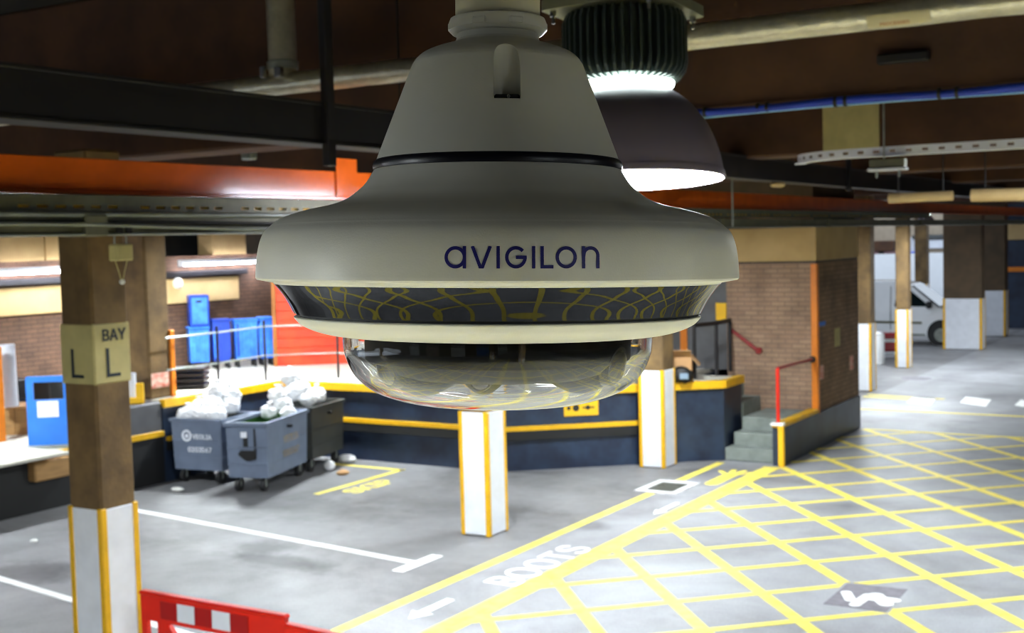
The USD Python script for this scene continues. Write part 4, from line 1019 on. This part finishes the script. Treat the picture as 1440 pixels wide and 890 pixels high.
for i, (dx, dy, w, h, m, lb) in enumerate(((-.35, 0.1, .5, .3, 'blacksteel', 'black box on the wooden counter at the left edge'), (.35, .15, .45, .34, 'black', 'black box on the wooden counter behind the trolley handle'))):
    solo('storage_box', cbox(p[0] + dx - w / 2, p[0] + dx + w / 2, p[1] + dy - .02, p[1] + dy + .26, 1.185, 1.185 + h, .02), m, lb, 'box')
p = at_z(100 / 5.94 + 2, 470 + 550 / 5.94, 1.2)
solo('litter', T(blob(1, 91, .06, .05, .05, 2), p[0] + .1, p[1] - .05, 1.225), 'paper', 'white scrap on the wooden counter', 'litter')
q = at_x(12, 545, -15.6)
solo('wrapped_roll', cyl((q[0], q[1], 1.2), (q[0] - .03, q[1], 2.1), .13, 18), 'refl', 'pale upright wrapped roll at the left edge', 'roll', smooth=40)
q = at_x(-2, 560, -15.4)
solo('orange_post', cbox(q[0] - .05, q[0] + .05, q[1] - .06, q[1] + .06, .75, 2.1, .01), 'orangep', 'orange upright post cut by the left picture edge', 'post')
# things on the step between dock levels
q = np.array([-14.08, 12.52])
t = thing('yellow_kick_frame', 'yellow steel angle frame on the concrete block beside the lettered column', 'frame', (q[0], q[1], 1.192), 38)
part(t, 'upright', cbox(.06, .17, -.04, .04, 0, .30, .012), 'signy'); part(t, 'foot_bar', cbox(-.3, .17, -.05, .05, 0, .09, .012), 'signy')
solo('wrapped_roll', cyl((q[0] - .16, q[1] + .14, 1.192), (q[0] - .16, q[1] + .14, 1.62), .07, 16), 'refl', 'short pale roll standing behind the yellow angle frame', 'roll', smooth=40)
q = at_z(213, 590, .80)
solo('timber_plank', cbox(q[0] - .3, q[0] + .25, q[1] - .05, q[1] + .05, .76, .86, .01), 'redwhite', 'pinkish timber lying on the lower dock by the column', 'plank')
# right end of the dock
p = at_z(966, 536, 1.21)
t = thing('carton', 'open brown cardboard carton on the dock under the dome', 'box', (p[0] - .2, p[1] + .12, 1.2), 20)
part(t, 'box', prism(sbox(-.22, -.18, .22, .18).difference(sbox(-.21, -.17, .21, .17)), .38), 'carton')
part(t, 'base', cbox(-.22, .22, -.18, .18, 0, .01), 'carton')
part(t, 'flap', rot(cbox(-.22, .22, -.36, -.18, .375, .385), -38, (1, 0, 0), (0, -.18, .38)), 'carton'); part(t, 'flap', rot(cbox(.22, .40, -.18, .18, .375, .385), 50, (0, 1, 0), (.22, 0, .38)), 'carton')
t = thing('black_sack', 'black sack with pale blue label in front of the carton', 'sack', (p[0] - .0, p[1] - .22, 1.33))
part(t, 'sack', blob(.17, 77, 1.1, .8, .8), 'black', smooth=50); part(t, 'label_patch', rot(cbox(-.04, .09, -.160, -.150, -.05, .04, .004), 31), 'dullblue')
q = at_y(961, 475, BY0)
solo('orange_strip', cbox(q[0] - .06, q[0] + .06, BY0 + .005, BY0 + .02, 1.4, 2.1), 'orangep', 'short orange strip on the wall behind the carton', 'strip')
# yellow sign on the navy wall below the dome
e0, e1_ = np.array([-9.7, DY]), np.array([-7.08, 17.75])
dirw = (e1_ - e0) / np.linalg.norm(e1_ - e0)
# point of the diagonal wall under pixel (817, 572)
r_ = ray(817, 573); nrm = np.array([dirw[1], -dirw[0]])
tt = (e0 @ nrm) / (r_[:2] @ nrm); sp_ = EYEP + r_ * tt
t = thing('yellow_sign', 'yellow warning sign with black symbols on the navy dock wall', 'sign', (sp_[0] + nrm[0] * .012, sp_[1] + nrm[1] * .012, sp_[2]), math.degrees(math.atan2(dirw[1], dirw[0])))
part(t, 'plate', cbox(-.26, .26, -.008, .008, -.12, .12, .004), 'signy')
part(t, 'symbol', cat(upright(prism(union_all([Point(-.08, 0).buffer(.05), Point(-.19, .0).buffer(.03)]), .004)).apply_translation((0, -.009, 0)), upright(prism(union_all([sbox(.02, -.012, .2, .012), Point(.1, .0).buffer(.035)]), .004)).apply_translation((0, -.009, 0))), 'black', label='black pictogram')

# ================================================================== VEHICLES AND YARD
def side_extrude(pts, y0, y1, b=.0):
    m = upright(prism(Polygon(pts), y1 - y0)); m.apply_translation((0, y1, 0)); return m
def vehicle(name, label, loc, rz, paint, prof, windows, wheels, W, extra=()):
    t = thing(name, label, 'car' if 'car' in name else 'van', loc, rz)
    pl = Polygon(prof).buffer(.05).buffer(-.05)
    inner_w = W / 2
    # body with tumblehome: lofted from three slices
    m = upright(prism(pl, W).subdivide_to_size(.25)); m.apply_translation((0, W / 2, 0))
    v = m.vertices.copy(); zmax = max(z for _, z in prof)
    k = np.clip((v[:, 2] - .95) / (zmax - .95), 0, 1); v[:, 1] *= 1 - .13 * k; m.vertices = v
    part(t, 'body', m, paint, smooth=25)
    for nm, pts, mt in windows:
        for s in (-1, 1):
            w = upright(prism(Polygon(pts), .012).subdivide_to_size(.2)); v = w.vertices.copy()
            kk = np.clip((v[:, 2] - .95) / (zmax - .95), 0, 1); v[:, 1] = s * (W / 2 * (1 - .13 * kk) + .006) + v[:, 1] * .3; w.vertices = v
            part(t, nm, w, mt)
    for x in wheels:
        for s in (-1, 1):
            arch = part(t, 'wheel_arch', cyl((x, s * (W / 2 - .2), .36), (x, s * (W / 2 + .006), .36), .40, 28), 'black', smooth=40)
            wh = part(t, 'wheel', cyl((x, s * (W / 2 - .18), .31), (x, s * (W / 2 + .012), .31), .31, 28), 'wheel', smooth=40)
            part(wh, 'hubcap', cyl((x, s * (W / 2), .31), (x, s * (W / 2 + .022), .31), .20, 20), 'galv', smooth=40)
    for nm, mesh, mt in extra: part(t, nm, mesh, mt)
    return t
vp = [(-2.25, .35), (-2.28, 1.0), (-2.2, 1.78), (-2.05, 1.86), (.25, 1.86), (.55, 1.80), (1.35, 1.12), (2.05, .95), (2.2, .75), (2.22, .35), (2.0, .28), (-2.1, .28)]
wpos = at_z(1322, 486)
vehicle('white_van', 'small white panel van parked behind the columns', (wpos[0] - 1.45, wpos[1] + .85, 0), 2, 'vanw', vp,
        [('side_window', [(.10, 1.15), (.18, 1.68), (.5, 1.68), (1.12, 1.15)], 'glass'), ('door_seam', [(-.02, .45), (-.02, 1.75), (.0, 1.75), (.0, .45)], 'black'), ('rubbing_strip', [(-1.7, .66), (-1.7, .73), (.9, .70), (.9, .63)], 'galvd'), ('sill', [(-1.2, .28), (-1.2, .34), (1.0, .34), (1.0, .28)], 'galv')],
        (-1.45, 1.45), 1.75,
        [('windscreen', hbox([(.60, -.72, 1.765), (.60, .72, 1.765), (1.36, -.80, 1.14), (1.36, .80, 1.14), (.62, -.72, 1.785), (.62, .72, 1.785), (1.39, -.80, 1.16), (1.39, .80, 1.16)]), 'glass'),
         ('roof_panel', cbox(-2.1, .3, -.70, .70, 1.85, 1.90, .02), 'vanw'), ('front_bumper', cbox(2.1, 2.28, -.8, .8, .3, .55, .05), 'blacksteel'), ('wing_mirror', cat(cbox(1.05, 1.2, -1.05, -.86, 1.1, 1.3, .03), cbox(1.05, 1.2, .86, 1.05, 1.1, 1.3, .03)), 'black')])
rp = at_z(1245, 506)
hp = [(-1.9, .3), (-1.95, .75), (-1.8, 1.0), (-1.35, 1.42), (.2, 1.45), (.9, 1.0), (1.75, .85), (1.85, .5), (1.8, .28)]
t = thing('red_trailer', 'low red trailer with a white strip between the columns', 'trailer', (rp[0] - .02, rp[1] + .2, 0), 12)
part(t, 'body', cbox(-.36, .30, -.05, .6, .2, .70, .06), 'carr')
part(t, 'white_strip', cbox(-.34, .28, -.06, -.045, .46, .54, .005), 'paper'); part(t, 'bumper', cbox(-.34, .28, -.12, -.04, .14, .2, .02), 'vanw')
for s_ in (-1, 1): part(t, 'wheel', cyl((s_ * .3 - .03, .3, .14), (s_ * .3 + .03, .3, .14), .14, 20), 'wheel', smooth=40)
sp2 = at_z(1233, 511)
solo('pale_bollard', lathe([(0, .82), (.12, .82), (.19, .76), (.2, .68), (.2, .0), (0, 0)], 28).apply_translation((sp2[0], sp2[1], 0)), 'vanw', 'pale round-topped bollard beside the column right of the brick tower', 'bollard', smooth=35)
yd = at_z(1300, 450) * 0
def far_at(px, y): 
    r = ray(px, 330); return EYEP[0] + r[0] / r[1] * y
vehicle('white_car', 'white car parked in the sunlit yard beyond the van', (far_at(1225, 50), 50, 0), 4, 'vanw', hp, [('side_window', [(-1.3, 1.0), (-1.1, 1.34), (.15, 1.36), (.65, 1.0)], 'glass')], (-1.2, 1.15), 1.65)
vehicle('white_van', 'tall white van in the yard to the right of the thin column', (far_at(1305, 56), 56, 0), 4, 'vanw', [(-2.6, .35), (-2.6, 2.3), (-2.4, 2.4), (1.2, 2.4), (1.9, 1.5), (2.6, 1.25), (2.7, .4)], [('side_window', [(.9, 1.5), (1.0, 2.05), (1.25, 2.05), (1.7, 1.5)], 'glass')], (-1.6, 1.7), 1.95)
# yard buildings
YB = 66.0
fb = thing('yard_building', 'sunlit pink and beige building across the yard', 'building', (0, 0, 0))
def px_x(px): return far_at(px, YB)
def px_z(py): return at_y(1270, py, YB)[2]
xa, xb, xc2, xd = px_x(1222), px_x(1260), px_x(1288), px_x(1345)
part(fb, 'main_wall', cbox(px_x(1120), px_x(1420), YB, YB + 6, 0, px_z(395) * 0 + 10.5), 'beige')
for a_, b_2 in ((px_x(1222), px_x(1235)), (px_x(1237), px_x(1262))):
    part(fb, 'pink_panel', cbox(a_, b_2, YB - .12, YB, px_z(392), px_z(353), .02), 'pink')
part(fb, 'white_panel', cbox(px_x(1266), px_x(1290), YB - .1, YB, 0, px_z(334), .02), 'white')
bs = part(fb, 'blue_sign', cbox(px_x(1277), px_x(1288), YB - .25, YB - .1, px_z(369), px_z(354), .02), 'bluesign')
part(bs, 'lower_panel', cbox(px_x(1277), px_x(1288), YB - .24, YB - .1, px_z(377), px_z(369.5), .02), 'lightblue')
part(fb, 'white_fascia', cbox(px_x(1290), px_x(1380), YB - .3, YB, px_z(350), px_z(338), .03), 'white')
part(fb, 'brown_canopy', cbox(px_x(1180), px_x(1264), YB - 1.2, YB, px_z(352), px_z(338), .03), 'concr')
part(fb, 'teal_gutter', cbox(px_x(1285), px_x(1380), YB - .4, YB, px_z(337), px_z(331), .03), 'glass')
part(fb, 'lower_wall', cbox(px_x(1290), px_x(1380), YB - .2, YB, 0, px_z(385), .02), 'white')
part(fb, 'downpipe', cyl((px_x(1241), YB - .2, 0), (px_x(1241), YB - .2, px_z(353)), .12, 10), 'blacksteel')
